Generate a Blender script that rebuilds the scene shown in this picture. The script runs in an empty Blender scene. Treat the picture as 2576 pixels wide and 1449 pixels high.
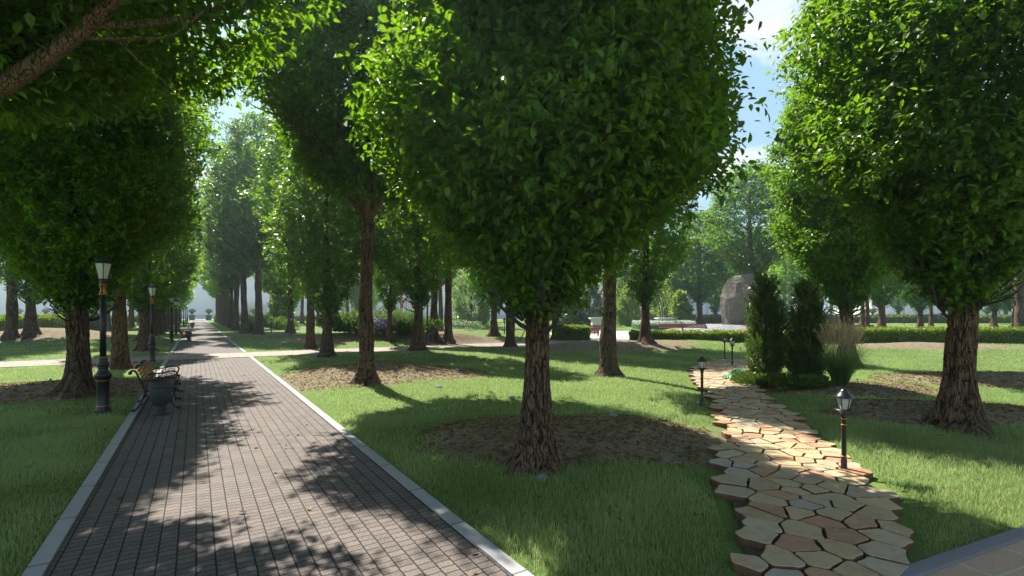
import bpy, bmesh, math, random
import numpy as np
from mathutils import Vector, Matrix

random.seed(7)
RNG = np.random.default_rng(11)
scene = bpy.context.scene
COL = bpy.data.collections.new("park"); scene.collection.children.link(COL)
R = math.radians

# ------------------------------------------------------------------ photo geometry
F, CX, HZ, CAMH = 1252.0, 1288.0, 787.0, 1.9       # focal, centre, horizon in 2576 px photo units
TH = R(32.4)
UX, UY = -math.sin(TH), math.cos(TH)               # along the brick path
VX, VY = math.cos(TH), math.sin(TH)                # across it


def uv2xy(u, v):
    return (UX * u + VX * v, UY * u + VY * v)


def xy2uv(x, y):
    return (UX * x + UY * y, VX * x + VY * y)


def flat(px, py):
    Y = F * CAMH / (py - HZ)
    return ((px - CX) / F * Y, Y)


def poly_pts(pix):
    return np.array([flat(*p) for p in pix])


# flagstone path edges
FL = poly_pts([(1862, 1500), (1868, 1449), (1850, 1330), (1825, 1250), (1835, 1190), (1838, 1110), (1815, 1050), (1785, 1010), (1750, 975), (1727, 940), (1738, 924), (1780, 912), (1850, 906), (1940, 903)])
FR = poly_pts([(2330, 1500), (2290, 1449), (2215, 1290), (2190, 1220), (2100, 1150), (2035, 1090), (1980, 1040), (1945, 1010), (1905, 975), (1890, 950), (1893, 935), (1905, 925), (1925, 918), (1960, 913)])
FC = (FL + FR) / 2
FW = np.linalg.norm(FR - FL, axis=1) / 2


def dist_flag(x, y):
    """signed distance outside the flagstone strip (<0 inside)"""
    x = np.asarray(x, float); y = np.asarray(y, float)
    best = np.full(x.shape, 99.0)
    for i in range(len(FC) - 1):
        a, b = FC[i], FC[i + 1]
        d = b - a
        t = np.clip(((x - a[0]) * d[0] + (y - a[1]) * d[1]) / (d @ d), 0, 1)
        dx = x - (a[0] + t * d[0]); dy = y - (a[1] + t * d[1])
        w = FW[i] * (1 - t) + FW[i + 1] * t
        best = np.minimum(best, np.sqrt(dx * dx + dy * dy) - w)
    return best


# paved corner bottom right: line through two kerb points
CA = np.array(flat(2240, 1449)); CB = np.array(flat(2576, 1333))
CD = (CB - CA) / np.linalg.norm(CB - CA); CN = np.array([CD[1], -CD[0]])   # towards the slabs (camera side)


def dist_corner(x, y):
    return -((x - CA[0]) * CN[0] + (y - CA[1]) * CN[1])      # <0 on the paving


PLAZA = (11.5, 43.5, 9.0, 8.5)


def dist_paths(x, y):
    """distance outside every paved surface (<0 inside)"""
    u, v = xy2uv(x, y)
    d = np.maximum(-1.05 - v, v - 2.03)                                   # brick path
    d2 = np.maximum(np.maximum(23.9 - u, u - 26.9), v - 26)                 # slab path
    d3 = np.maximum(52.2 - u, u - 55.0)                                   # dark path farther off
    px, py, rx, ry = PLAZA
    d4 = (np.sqrt(((x - px) / rx) ** 2 + ((y - py) / ry) ** 2) - 1) * min(rx, ry)
    out = np.minimum(np.minimum(np.minimum(d, d2), d3), d4)
    out = np.minimum(out, dist_flag(x, y))
    cor = dist_corner(x, y)
    out = np.where(y < 12, np.minimum(out, cor), out)
    return out


# mounds (px, py, rx, ry, height, litter strength)
MOUNDS = []
for px, py, rx, ry, h, lit in [
    (1460, 1110, 2.2, 1.25, .20, 1.0), (935, 955, 2.9, 2.0, .42, 1.0), (165, 985, 2.1, 1.7, .20, 1.0),
    (2400, 1050, 2.0, 1.0, .20, 1.0), (2560, 965, 3.4, 1.4, .26, .95), (1060, 905, 3.0, 2.4, .32, .15),
    (1500, 885, 4.5, 1.6, .42, 1.0), (1720, 880, 4.0, 2.2, .40, .25), (310, 925, 1.8, 1.3, .12, .9),
    (820, 866, 3.4, 2.2, .35, .8), (960, 862, 4.5, 2.6, .5, .9), (1140, 862, 3.5, 2.0, .45, .9),
    (60, 862, 6.0, 2.6, .6, .9), (210, 858, 5.0, 2.5, .45, .8), (380, 868, 2.5, 2, .2, .7),
    (2330, 880, 5.0, 2.0, .35, .8), (2250, 850, 5.0, 3.0, .5, .0), (700, 852, 4.5, 2.5, .3, .6),
    (1250, 846, 6, 3, .6, .4), (1700, 1000, 2.2, 1.6, .16, 0), (1250, 985, 2.4, 1.4, .14, 0), (2140, 985, 2.0, 1.2, .10, .9)]:
    x, y = flat(px, py)
    MOUNDS.append((x, y, rx, ry, h, lit))


def sstep(t):
    t = np.clip(t, 0, 1)
    return t * t * (3 - 2 * t)


def gh(x, y):
    x = np.asarray(x, float); y = np.asarray(y, float)
    z = np.zeros(np.broadcast(x, y).shape)
    for mx, my, rx, ry, h, _ in MOUNDS:
        q = ((x - mx) / rx) ** 2 + ((y - my) / ry) ** 2
        z = z + h * np.exp(-1.1 * q)
    z = z + .035 * np.sin(x * .9 + 1.3) * np.sin(y * .7 + .4) + .02 * np.sin(x * 2.3 + y * 1.1)
    z = z + .035
    return z * sstep(dist_paths(x, y) / 1.3)


def litter(x, y):
    v = np.zeros(np.broadcast(x, y).shape)
    for mx, my, rx, ry, h, lit in MOUNDS:
        q = np.sqrt(((x - mx) / (rx * 1.12)) ** 2 + ((y - my) / (ry * 1.12)) ** 2)
        v = np.maximum(v, lit * np.clip(1.6 - q * 1.1, 0, 1))
    return v


def hit(px, py):
    """ground point seen at a photo pixel"""
    if py - HZ < 14:
        x, y = flat(px, py)
        return (x, y, float(gh(x, y)))
    Y0 = F * CAMH / (py - HZ)
    Y = Y0 * .6
    while Y < Y0 * 1.3:
        x = (px - CX) / F * Y
        zr = CAMH - (py - HZ) / F * Y
        if float(gh(x, Y)) >= zr:
            return (x, Y, zr)
        Y += Y0 * .002
    x, y = flat(px, py)
    return (x, y, float(gh(x, y)))


# ------------------------------------------------------------------ object helpers
def mark(o, label=None, cat=None, group=None, kind=None):
    if label: o["label"] = label
    if cat: o["category"] = cat
    if group: o["group"] = group
    if kind: o["kind"] = kind
    return o


def empty(name, loc, rz=0, sc=1.0):
    o = bpy.data.objects.new(name, None)
    o.empty_display_size = .3
    o.location = loc; o.rotation_euler = (0, 0, rz); o.scale = (sc, sc, sc) if not isinstance(sc, tuple) else sc
    COL.objects.link(o)
    return o


def link(name, me, mats, parent=None):
    o = bpy.data.objects.new(name, me)
    COL.objects.link(o)
    for m in (mats if isinstance(mats, (list, tuple)) else [mats]):
        if m is not None: me.materials.append(m)
    if parent is not None: o.parent = parent
    return o


def copy_tree(o, parent=None):
    c = o.copy(); COL.objects.link(c)
    if parent is not None: c.parent = parent
    for ch in list(o.children):
        copy_tree(ch, c)
    return c


def np_mesh(name, V, faces, smooth=False, colors=None, mat_idx=None):
    """V (n,3); faces: array (m,k) or list of such arrays; colors per-vertex (n,4)"""
    if not isinstance(faces, list): faces = [faces]
    me = bpy.data.meshes.new(name)
    V = np.ascontiguousarray(V, dtype=np.float32)
    me.vertices.add(len(V)); me.vertices.foreach_set("co", V.ravel())
    li = np.concatenate([f.ravel() for f in faces]).astype(np.int32)
    tot = np.concatenate([np.full(len(f), f.shape[1]) for f in faces]).astype(np.int32)
    st = np.concatenate([[0], np.cumsum(tot)[:-1]]).astype(np.int32)
    me.loops.add(len(li)); me.loops.foreach_set("vertex_index", li)
    me.polygons.add(len(tot)); me.polygons.foreach_set("loop_start", st)
    me.polygons.foreach_set("loop_total", tot)
    me.update(calc_edges=True)
    me.polygons.foreach_set("use_smooth", np.full(len(tot), smooth))
    if mat_idx is not None:
        me.polygons.foreach_set("material_index", np.asarray(mat_idx, np.int32))
    if colors is not None:
        a = me.attributes.new("tint", 'FLOAT_COLOR', 'POINT')
        a.data.foreach_set("color", np.ascontiguousarray(colors, dtype=np.float32).ravel())
    me.validate()
    return me


class MB:
    """collects boxes, tubes and lathes into one mesh"""
    def __init__(s): s.v = []; s.f = []; s.sm = []; s.c = []; s.col = (1, 1, 1, 1)

    def add(s, vs, fs, smooth=False, M=None):
        b = len(s.v)
        for p in vs:
            s.v.append(tuple(M @ Vector(p)) if M is not None else tuple(p)); s.c.append(s.col)
        for f in fs:
            s.f.append([b + i for i in f]); s.sm.append(smooth)

    def box(s, c, d, M=None, ch=0.0):
        x, y, z = c; a, b, h = d[0] / 2, d[1] / 2, d[2] / 2
        if ch <= 0:
            vs = [(x + i * a, y + j * b, z + k * h) for k in (-1, 1) for j in (-1, 1) for i in (-1, 1)]
            s.add(vs, [(0, 2, 3, 1), (4, 5, 7, 6), (0, 1, 5, 4), (2, 6, 7, 3), (0, 4, 6, 2), (1, 3, 7, 5)], False, M)
        else:
            bm = bmesh.new(); bmesh.ops.create_cube(bm, size=1)
            for v in bm.verts: v.co = Vector((x + v.co.x * d[0], y + v.co.y * d[1], z + v.co.z * d[2]))
            bmesh.ops.bevel(bm, geom=bm.edges[:], offset=ch, segments=2, affect='EDGES', profile=.6)
            bm.verts.index_update()
            s.add([v.co.copy() for v in bm.verts], [[v.index for v in f.verts] for f in bm.faces], True, M)
            bm.free()

    def tube(s, pts, rad, n=8, cap=True, M=None, ecc=None):
        P = [Vector(p) for p in pts]
        m = len(P)
        if not hasattr(rad, '__len__'): rad = [rad] * m
        vs = []; fs = []
        up = Vector((0, 0, 1))
        t0 = (P[1] - P[0]).normalized()
        if abs(t0.dot(up)) > .9: up = Vector((1, 0, 0))
        nrm = t0.cross(up).normalized()
        for i in range(m):
            t = (P[min(i + 1, m - 1)] - P[max(i - 1, 0)]).normalized()
            nrm = (nrm - t * nrm.dot(t)).normalized()
            bn = t.cross(nrm)
            for k in range(n):
                a = 2 * math.pi * k / n
                vs.append(P[i] + (nrm * math.cos(a) + bn * math.sin(a)) * rad[i])
        for i in range(m - 1):
            for k in range(n):
                k2 = (k + 1) % n
                fs.append((i * n + k, i * n + k2, (i + 1) * n + k2, (i + 1) * n + k))
        if cap:
            fs.append(tuple(reversed(range(n)))); fs.append(tuple(range((m - 1) * n, m * n)))
        s.add(vs, fs, True, M)

    def lathe(s, prof, n=24, flute=None, M=None, smooth=True, rot=0.0):
        vs = []; fs = []
        for r, z in prof:
            for k in range(n):
                a = 2 * math.pi * k / n + rot
                rr = r
                if flute and flute[0] <= z <= flute[1]:
                    rr = r * (1 - flute[3] * (0.5 - 0.5 * math.cos(a * flute[2])))
                vs.append((rr * math.cos(a), rr * math.sin(a), z))
        for i in range(len(prof) - 1):
            for k in range(n):
                k2 = (k + 1) % n
                fs.append((i * n + k, i * n + k2, (i + 1) * n + k2, (i + 1) * n + k))
        fs.append(tuple(reversed(range(n)))); fs.append(tuple(range((len(prof) - 1) * n, len(prof) * n)))
        s.add(vs, fs, smooth, M)

    def mesh(s, name):
        me = bpy.data.meshes.new(name)
        me.from_pydata([tuple(v) for v in s.v], [], s.f)
        me.polygons.foreach_set("use_smooth", s.sm)
        a = me.attributes.new("tint", 'FLOAT_COLOR', 'POINT')
        a.data.foreach_set("color", np.array(s.c, np.float32).ravel())
        me.update(); me.validate()
        return me

    def build(s, name, mat, parent=None):
        o = link(name, s.mesh(name), mat, parent)
        return o


def smooth_path(pts, n=6):
    """Catmull-Rom through pts"""
    P = [Vector(p) for p in pts]
    out = []
    for i in range(len(P) - 1):
        p0 = P[max(i - 1, 0)]; p1 = P[i]; p2 = P[i + 1]; p3 = P[min(i + 2, len(P) - 1)]
        for k in range(n):
            t = k / n
            out.append(.5 * ((2 * p1) + (p2 - p0) * t + (2 * p0 - 5 * p1 + 4 * p2 - p3) * t * t + (3 * p1 - p0 - 3 * p2 + p3) * t ** 3))
    out.append(P[-1])
    return out


# ------------------------------------------------------------------ materials
def mat_new(name):
    m = bpy.data.materials.new(name); m.use_nodes = True
    nt = m.node_tree
    for n in list(nt.nodes): nt.nodes.remove(n)
    out = nt.nodes.new("ShaderNodeOutputMaterial")
    return m, nt, out


class NT:
    def __init__(s, nt): s.nt = nt

    def n(s, t, **kw):
        nd = s.nt.nodes.new(t)
        for k, v in kw.items():
            if k.startswith("i_"):
                nd.inputs[k[2:].replace("_", " ")].default_value = v
            else:
                setattr(nd, k, v)
        return nd

    def l(s, a, b): s.nt.links.new(a, b)

    def mix(s, fac, a, b, mode='MIX'):
        nd = s.nt.nodes.new("ShaderNodeMix"); nd.data_type = 'RGBA'; nd.blend_type = mode
        for idx, v in ((0, fac), (6, a), (7, b)):
            if hasattr(v, 'is_linked'): s.l(v, nd.inputs[idx])
            elif idx == 0: nd.inputs[0].default_value = v
            else: nd.inputs[idx].default_value = (*v[:3], 1)
        return nd.outputs[2]

    def math(s, op, a, b=None, clamp=False):
        nd = s.nt.nodes.new("ShaderNodeMath"); nd.operation = op; nd.use_clamp = clamp
        for i, v in enumerate((a, b)):
            if v is None: continue
            if hasattr(v, 'is_linked'): s.l(v, nd.inputs[i])
            else: nd.inputs[i].default_value = v
        return nd.outputs[0]

    def ramp(s, fac, stops):
        nd = s.nt.nodes.new("ShaderNodeValToRGB")
        while len(nd.color_ramp.elements) < len(stops): nd.color_ramp.elements.new(.5)
        for e, (p, c) in zip(nd.color_ramp.elements, stops):
            e.position = p; e.color = (*c[:3], 1) if hasattr(c, '__len__') else (c, c, c, 1)
        s.l(fac, nd.inputs[0])
        return nd.outputs[0]

    def noise(s, vec, scale, detail=3, rough=.55, dist=0.0):
        nd = s.n("ShaderNodeTexNoise")
        nd.inputs["Scale"].default_value = scale; nd.inputs["Detail"].default_value = detail
        nd.inputs["Roughness"].default_value = rough; nd.inputs["Distortion"].default_value = dist
        if vec is not None: s.l(vec, nd.inputs["Vector"])
        return nd.outputs["Fac"]

    def vor(s, vec, scale, feature='F1', out="Distance", rnd=1.0):
        nd = s.n("ShaderNodeTexVoronoi"); nd.feature = feature
        nd.inputs["Scale"].default_value = scale; nd.inputs["Randomness"].default_value = rnd
        if vec is not None: s.l(vec, nd.inputs["Vector"])
        return nd.outputs[out]

    def coord(s, kind="Object", scale=(1, 1, 1), rot=(0, 0, 0)):
        tc = s.n("ShaderNodeTexCoord"); mp = s.n("ShaderNodeMapping")
        mp.inputs["Scale"].default_value = scale; mp.inputs["Rotation"].default_value = rot
        s.l(tc.outputs[kind], mp.inputs["Vector"])
        return mp.outputs["Vector"]

    def pbr(s, color, rough=.7, bump=None, bstr=.4, bdist=.02, metal=0.0, spec=.5, sub=None):
        p = s.n("ShaderNodeBsdfPrincipled")
        for nm, v in (("Base Color", color), ("Roughness", rough), ("Metallic", metal), ("Specular IOR Level", spec)):
            if hasattr(v, 'is_linked'): s.l(v, p.inputs[nm])
            else: p.inputs[nm].default_value = (*v[:3], 1) if nm == "Base Color" else v
        if bump is not None:
            b = s.n("ShaderNodeBump"); b.inputs["Strength"].default_value = bstr; b.inputs["Distance"].default_value = bdist
            s.l(bump, b.inputs["Height"]); s.l(b.outputs[0], p.inputs["Normal"])
        return p


def simple(name, color, rough=.6, metal=0.0, nscale=6, var=.25, bump=.15, bdist=.01, spec=.5):
    m, nt, out = mat_new(name); k = NT(nt)
    v = k.coord("Object")
    n = k.noise(v, nscale, 5)
    c = k.mix(n, tuple(x * (1 - var) for x in color), tuple(min(1, x * (1 + var)) for x in color))
    p = k.pbr(c, rough, k.noise(v, nscale * 6, 4), bump, bdist, metal, spec)
    k.l(p.outputs[0], out.inputs[0])
    return m


def leaf_mat(name, dark, light, trans, tfac=.42, rough=.38, spec=.42, objvar=.12):
    """two-sided leaf: diffuse + light coming through; tint attribute varies leaf to leaf"""
    m, nt, out = mat_new(name); k = NT(nt)
    at = k.n("ShaderNodeAttribute", attribute_name="tint")
    sep = k.n("ShaderNodeSeparateColor"); k.l(at.outputs["Color"], sep.inputs[0])
    oi = k.n("ShaderNodeObjectInfo")
    f = k.math('ADD', sep.outputs[0], k.math('MULTIPLY', k.math('SUBTRACT', oi.outputs["Random"], .5), objvar), True)
    c = k.mix(f, dark, light)
    c = k.mix(k.math('MULTIPLY', sep.outputs[1], .35), c, (light[0] * 1.5, light[1] * 1.15, light[2]))
    t = k.mix(f, tuple(x * .75 for x in trans), trans)
    p = k.pbr(c, rough, spec=spec)
    tr = k.n("ShaderNodeBsdfTranslucent"); k.l(t, tr.inputs[0])
    mx = k.n("ShaderNodeMixShader"); mx.inputs[0].default_value = tfac
    k.l(p.outputs[0], mx.inputs[1]); k.l(tr.outputs[0], mx.inputs[2]); k.l(mx.outputs[0], out.inputs[0])
    return m


M = {}
M['leaf'] = leaf_mat("leaf_green", (.008, .030, .003), (.105, .235, .014), (.30, .58, .015), .44)
M['leaf_light'] = leaf_mat("leaf_fresh", (.035, .085, .008), (.095, .18, .022), (.26, .48, .035), .42)
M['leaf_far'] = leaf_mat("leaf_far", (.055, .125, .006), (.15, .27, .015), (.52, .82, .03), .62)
M['thuja'] = leaf_mat("conifer_green", (.022, .055, .010), (.13, .20, .035), (.20, .34, .04), .35)
M['thuja_light'] = leaf_mat("conifer_light", (.06, .12, .022), (.19, .29, .06), (.42, .62, .07), .5)
M['hedge'] = leaf_mat("hedge_leaf", (.045, .09, .008), (.22, .31, .025), (.42, .58, .03), .4)
M['shrub'] = leaf_mat("shrub_leaf", (.03, .07, .01), (.10, .18, .03), (.22, .38, .05), .35)
M['hosta'] = leaf_mat("hosta_leaf", (.07, .20, .09), (.16, .36, .17), (.25, .5, .2), .3)
M['reed'] = leaf_mat("reed_blade", (.05, .13, .03), (.16, .30, .07), (.22, .42, .08), .35)
M['plume'] = leaf_mat("reed_plume", (.50, .38, .22), (.80, .68, .48), (.6, .45, .28), .35)
M['pinkplume'] = leaf_mat("pink_plume", (.30, .20, .22), (.5, .38, .38), (.5, .35, .35), .35)
M['lavender'] = leaf_mat("lavender_flower", (.10, .09, .16), (.26, .22, .38), (.3, .25, .4), .3)
M['white_flower'] = leaf_mat("white_flower", (.7, .72, .68), (.85, .86, .84), (.6, .7, .5), .3)
M['grass'] = leaf_mat("grass_blade", (.050, .100, .014), (.36, .46, .18), (.52, .66, .26), .45, rough=.5, spec=.3)
M['willow'] = leaf_mat("willow_leaf", (.09, .16, .06), (.26, .36, .17), (.42, .6, .2), .5)


def make_bark(name, a, b, cre, sx=9, sz=2.2, bdist=.03, crev=True):
    m, nt, out = mat_new(name); k = NT(nt)
    v = k.coord("Object", (sx, sx, sz))
    w = k.noise(v, 1.0, 4, .6)
    vv = k.n("ShaderNodeVectorMath", operation='ADD'); k.l(v, vv.inputs[0])
    sc = k.n("ShaderNodeVectorMath", operation='SCALE'); sc.inputs[3].default_value = 1.1
    nn = k.n("ShaderNodeTexNoise"); nn.inputs["Scale"].default_value = 1.2; k.l(v, nn.inputs["Vector"])
    k.l(nn.outputs["Color"], sc.inputs[0]); k.l(sc.outputs[0], vv.inputs[1])
    e = k.vor(vv.outputs[0], 1.6, 'DISTANCE_TO_EDGE')
    er = k.ramp(e, [(0, 0), (.085, 1)])
    fine = k.noise(k.coord("Object", (40, 40, 14)), 1, 4, .65)
    c = k.mix(w, a, b)
    c = k.mix(k.math('MULTIPLY', fine, .55), c, tuple(x * 1.6 for x in a))
    at = k.n("ShaderNodeAttribute", attribute_name="tint")
    sep = k.n("ShaderNodeSeparateColor"); k.l(at.outputs["Color"], sep.inputs[0])
    oi = k.n("ShaderNodeObjectInfo")
    c = k.mix(k.math('MULTIPLY', oi.outputs["Random"], .55), c, tuple(.5 * x + .055 for x in b))
    hole = k.math('MULTIPLY', er, sep.outputs[0]) if crev else er
    c = k.mix(hole, cre, c)
    h = k.math('ADD', er, k.math('MULTIPLY', fine, .5))
    p = k.pbr(c, .85, h, .9, bdist, spec=.25)
    k.l(p.outputs[0], out.inputs[0])
    return m


M['bark'] = make_bark("bark_brown", (.135, .080, .044), (.245, .155, .092), (.022, .013, .008), 19, 2.2)
M['deadwood'] = make_bark("dead_branch", (.045, .042, .046), (.085, .08, .085), (.02, .02, .02), 30, 6, .008, False)


def ground_mat():
    m, nt, out = mat_new("lawn_and_litter"); k = NT(nt)
    v = k.coord("Object")
    big = k.noise(v, .55, 4); fine = k.noise(v, 26, 5, .7); mid = k.noise(v, 5, 4)
    grass = k.mix(fine, (.055, .105, .018), (.20, .30, .08))
    grass = k.mix(k.math('MULTIPLY', big, .6), grass, (.19, .28, .08))
    soil = k.mix(k.noise(v, 14, 5, .7), (.10, .075, .050), (.40, .33, .235))
    soil = k.mix(k.ramp(k.noise(v, 3.2, 4), [(.45, 0), (.7, .55)]), soil, (.095, .115, .045))
    # fallen leaves: stretched voronoi cells, some picked by their random colour
    vn = k.n("ShaderNodeTexVoronoi"); vn.inputs["Scale"].default_value = 12; vn.inputs["Randomness"].default_value = 1
    k.l(k.coord("Object", (1, 1.5, 1), (0, 0, .5)), vn.inputs["Vector"])
    sp = k.n("ShaderNodeSeparateColor"); k.l(vn.outputs["Color"], sp.inputs[0])
    pick = k.math('MULTIPLY', k.math('GREATER_THAN', sp.outputs[0], .80), k.math('LESS_THAN', vn.outputs["Distance"], .42))
    soil = k.mix(pick, soil, k.mix(sp.outputs[1], (.48, .32, .07), (.38, .22, .08)))
    at = k.n("ShaderNodeAttribute", attribute_name="tint")
    sep = k.n("ShaderNodeSeparateColor"); k.l(at.outputs["Color"], sep.inputs[0])
    f = k.math('ADD', sep.outputs[0], k.math('MULTIPLY', k.math('SUBTRACT', k.noise(v, 1.7, 6, .65), .5), .75))
    fr = k.ramp(f, [(.40, 0), (.60, 1)])
    c = k.mix(fr, grass, soil)
    p = k.pbr(c, .95, k.math('ADD', fine, k.noise(v, 60, 2)), .6, .04, spec=.1)
    k.l(p.outputs[0], out.inputs[0])
    return m


M['ground'] = ground_mat()


def brick_mat():
    m, nt, out = mat_new("speckled_paving_blocks"); k = NT(nt)
    # local x = across the path, y = along it. Brick rows run along y (swap axes)
    tc = k.n("ShaderNodeTexCoord"); mp = k.n("ShaderNodeMapping"); mp.inputs["Rotation"].default_value = (0, 0, R(90))
    k.l(tc.outputs["Object"], mp.inputs["Vector"])
    b = k.n("ShaderNodeTexBrick"); k.l(mp.outputs[0], b.inputs["Vector"])
    b.offset = .5; b.inputs["Scale"].default_value = 1.0
    b.inputs["Brick Width"].default_value = .088; b.inputs["Row Height"].default_value = .1265
    b.inputs["Mortar Size"].default_value = .0050; b.inputs["Mortar Smooth"].default_value = .1
    b.inputs["Color1"].default_value = (.0, .0, .0, 1); b.inputs["Color2"].default_value = (1, 1, 1, 1)
    b.inputs["Mortar"].default_value = (.5, .5, .5, 1); b.inputs["Bias"].default_value = 0
    # wider joints along the path
    sx = k.n("ShaderNodeSeparateXYZ"); k.l(mp.outputs[0], sx.inputs[0])
    fr = k.math('FRACT', k.math('DIVIDE', sx.outputs[1], .1265))
    dd = k.math('MINIMUM', fr, k.math('SUBTRACT', 1.0, fr))
    wide = k.math('LESS_THAN', dd, .045)
    joint = k.math('MAXIMUM', wide, b.outputs["Fac"])
    v = k.coord("Object")
    sp = k.ramp(k.noise(v, 150, 2, .6), [(.43, (.062, .046, .038)), (.50, (.26, .215, .185))])
    sp = k.mix(k.ramp(k.noise(v, 230, 1), [(.62, 0), (.68, 1)]), sp, (.40, .36, .32))
    tone = k.mix(b.outputs["Color"], (.68, .68, .69), (.98, .97, .96))
    c = k.mix(1.0, sp, tone, 'MULTIPLY')
    c = k.mix(k.math('MULTIPLY', k.noise(v, .8, 5), .35), c, (.13, .10, .085))
    c = k.mix(k.ramp(k.noise(v, 1.7, 6, .7, .6), [(.50, 0), (.72, .45)]), c, (.09, .085, .07))
    c = k.mix(joint, c, (.012, .010, .008))
    h = k.math('SUBTRACT', k.math('MULTIPLY', k.noise(v, 150, 2), .15), k.math('MULTIPLY', joint, 1.0))
    p = k.pbr(c, .8, h, .7, .006, spec=.3)
    k.l(p.outputs[0], out.inputs[0])
    return m


M['brick'] = brick_mat()


def slab_mat(name, c1, c2, mortar, bw, rh, ms=.006, off=.5, veins=False, rot=0):
    m, nt, out = mat_new(name); k = NT(nt)
    b = k.n("ShaderNodeTexBrick"); k.l(k.coord("Object", (1, 1, 1), (0, 0, rot)), b.inputs["Vector"])
    b.offset = off; b.inputs["Scale"].default_value = 1
    b.inputs["Brick Width"].default_value = bw; b.inputs["Row Height"].default_value = rh
    b.inputs["Mortar Size"].default_value = ms
    b.inputs["Color1"].default_value = (*c1, 1); b.inputs["Color2"].default_value = (*c2, 1); b.inputs["Mortar"].default_value = (*mortar, 1)
    v = k.coord("Object")
    c = k.mix(k.math('MULTIPLY', k.noise(v, 6, 5, .65), .5), b.outputs["Color"], tuple(x * .6 for x in c1))
    if veins:
        w = k.noise(k.coord("Object", (2, 9, 1), (0, 0, .5)), 3, 5, .6, 1.5)
        c = k.mix(k.ramp(w, [(.485, 0), (.5, .55), (.515, 0)]), c, (.10, .06, .045))
        c = k.mix(k.ramp(k.noise(k.coord("Object", (1.5, 12, 1), (0, 0, .5)), 6, 4), [(.4, 0), (.7, .5)]), c, (.42, .36, .30))
    h = k.math('SUBTRACT', k.math('MULTIPLY', k.noise(v, 12, 5), .4), b.outputs["Fac"])
    p = k.pbr(c, .75, h, .6, .01, spec=.3)
    k.l(p.outputs[0], out.inputs[0])
    return m


M['slab'] = slab_mat("pale_slabs", (.32, .25, .20), (.42, .35, .29), (.07, .05, .035), .62, .50, .012)
M['cornerslab'] = slab_mat("stone_tiles", (.62, .40, .26), (.68, .48, .34), (.72, .66, .58), .62, .34, .010, .35, True)
M['asphalt'] = slab_mat("dark_slabs", (.12, .10, .095), (.16, .14, .13), (.07, .06, .05), .3, .2)
M['plaza'] = slab_mat("plaza_paving", (.60, .57, .53), (.68, .65, .61), (.4, .36, .32), .5, .5)
M['cobble'] = slab_mat("cobbles", (.30, .30, .31), (.52, .52, .53), (.12, .12, .12), .34, .26, .04)
M['kerb'] = slab_mat("kerb_concrete", (.40, .40, .395), (.46, .46, .455), (.16, .15, .14), 1.0, 40, .012, 0, False, R(90))
M['kerb_dark'] = simple("kerb_grey", (.21, .21, .215), .8, nscale=9, var=.12)
M['iron'] = simple("black_iron", (.012, .012, .014), .38, .0, 8, .3, .2, .003, spec=.6)
M['gold'] = simple("gilt_ring", (.62, .27, .05), .3, .9, 30, .2, .1)
M['glass'] = simple("frosted_pane", (.62, .62, .56), .25, 0, 9, .08, .05)
M['wood'] = None
M['urn'] = simple("painted_concrete", (.040, .043, .045), .6, 0, 12, .2, .2)
M['stone_small'] = simple("grey_stone", (.30, .30, .32), .85, 0, 22, .45, .8, .02)
M['wallwhite'] = None
M['pedestal'] = simple("pale_stone", (.60, .60, .62), .8, 0, 4, .08)
M['soil'] = simple("bare_soil", (.13, .085, .055), .95, 0, 9, .4, .8, .03)


def wood_mat():
    m, nt, out = mat_new("bench_slat"); k = NT(nt)
    v = k.coord("Object", (40, 3, 40))
    c = k.mix(k.noise(v, 1, 5, .6, .6), (.20, .055, .030), (.34, .115, .062))
    p = k.pbr(c, .5, k.noise(v, 1, 5), .2, .003, spec=.4)
    k.l(p.outputs[0], out.inputs[0]); return m


M['wood'] = wood_mat()


def wall_mat():
    m, nt, out = mat_new("pale_render"); k = NT(nt)
    v = k.coord("Object")
    c = k.mix(k.noise(v, .06, 4), (.78, .78, .79), (.86, .86, .87))
    b = k.n("ShaderNodeTexBrick"); k.l(k.coord("Object", (1, 1, 1), (R(90), 0, 0)), b.inputs["Vector"])
    b.offset = 0; b.inputs["Brick Width"].default_value = 9; b.inputs["Row Height"].default_value = 3.2; b.inputs["Mortar Size"].default_value = .05
    b.inputs["Scale"].default_value = 1
    c = k.mix(k.math('MULTIPLY', b.outputs["Fac"], .35), c, (.5, .5, .52))
    p = k.pbr(c, .8, None); k.l(p.outputs[0], out.inputs[0]); return m


M['wallwhite'] = wall_mat()


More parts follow.
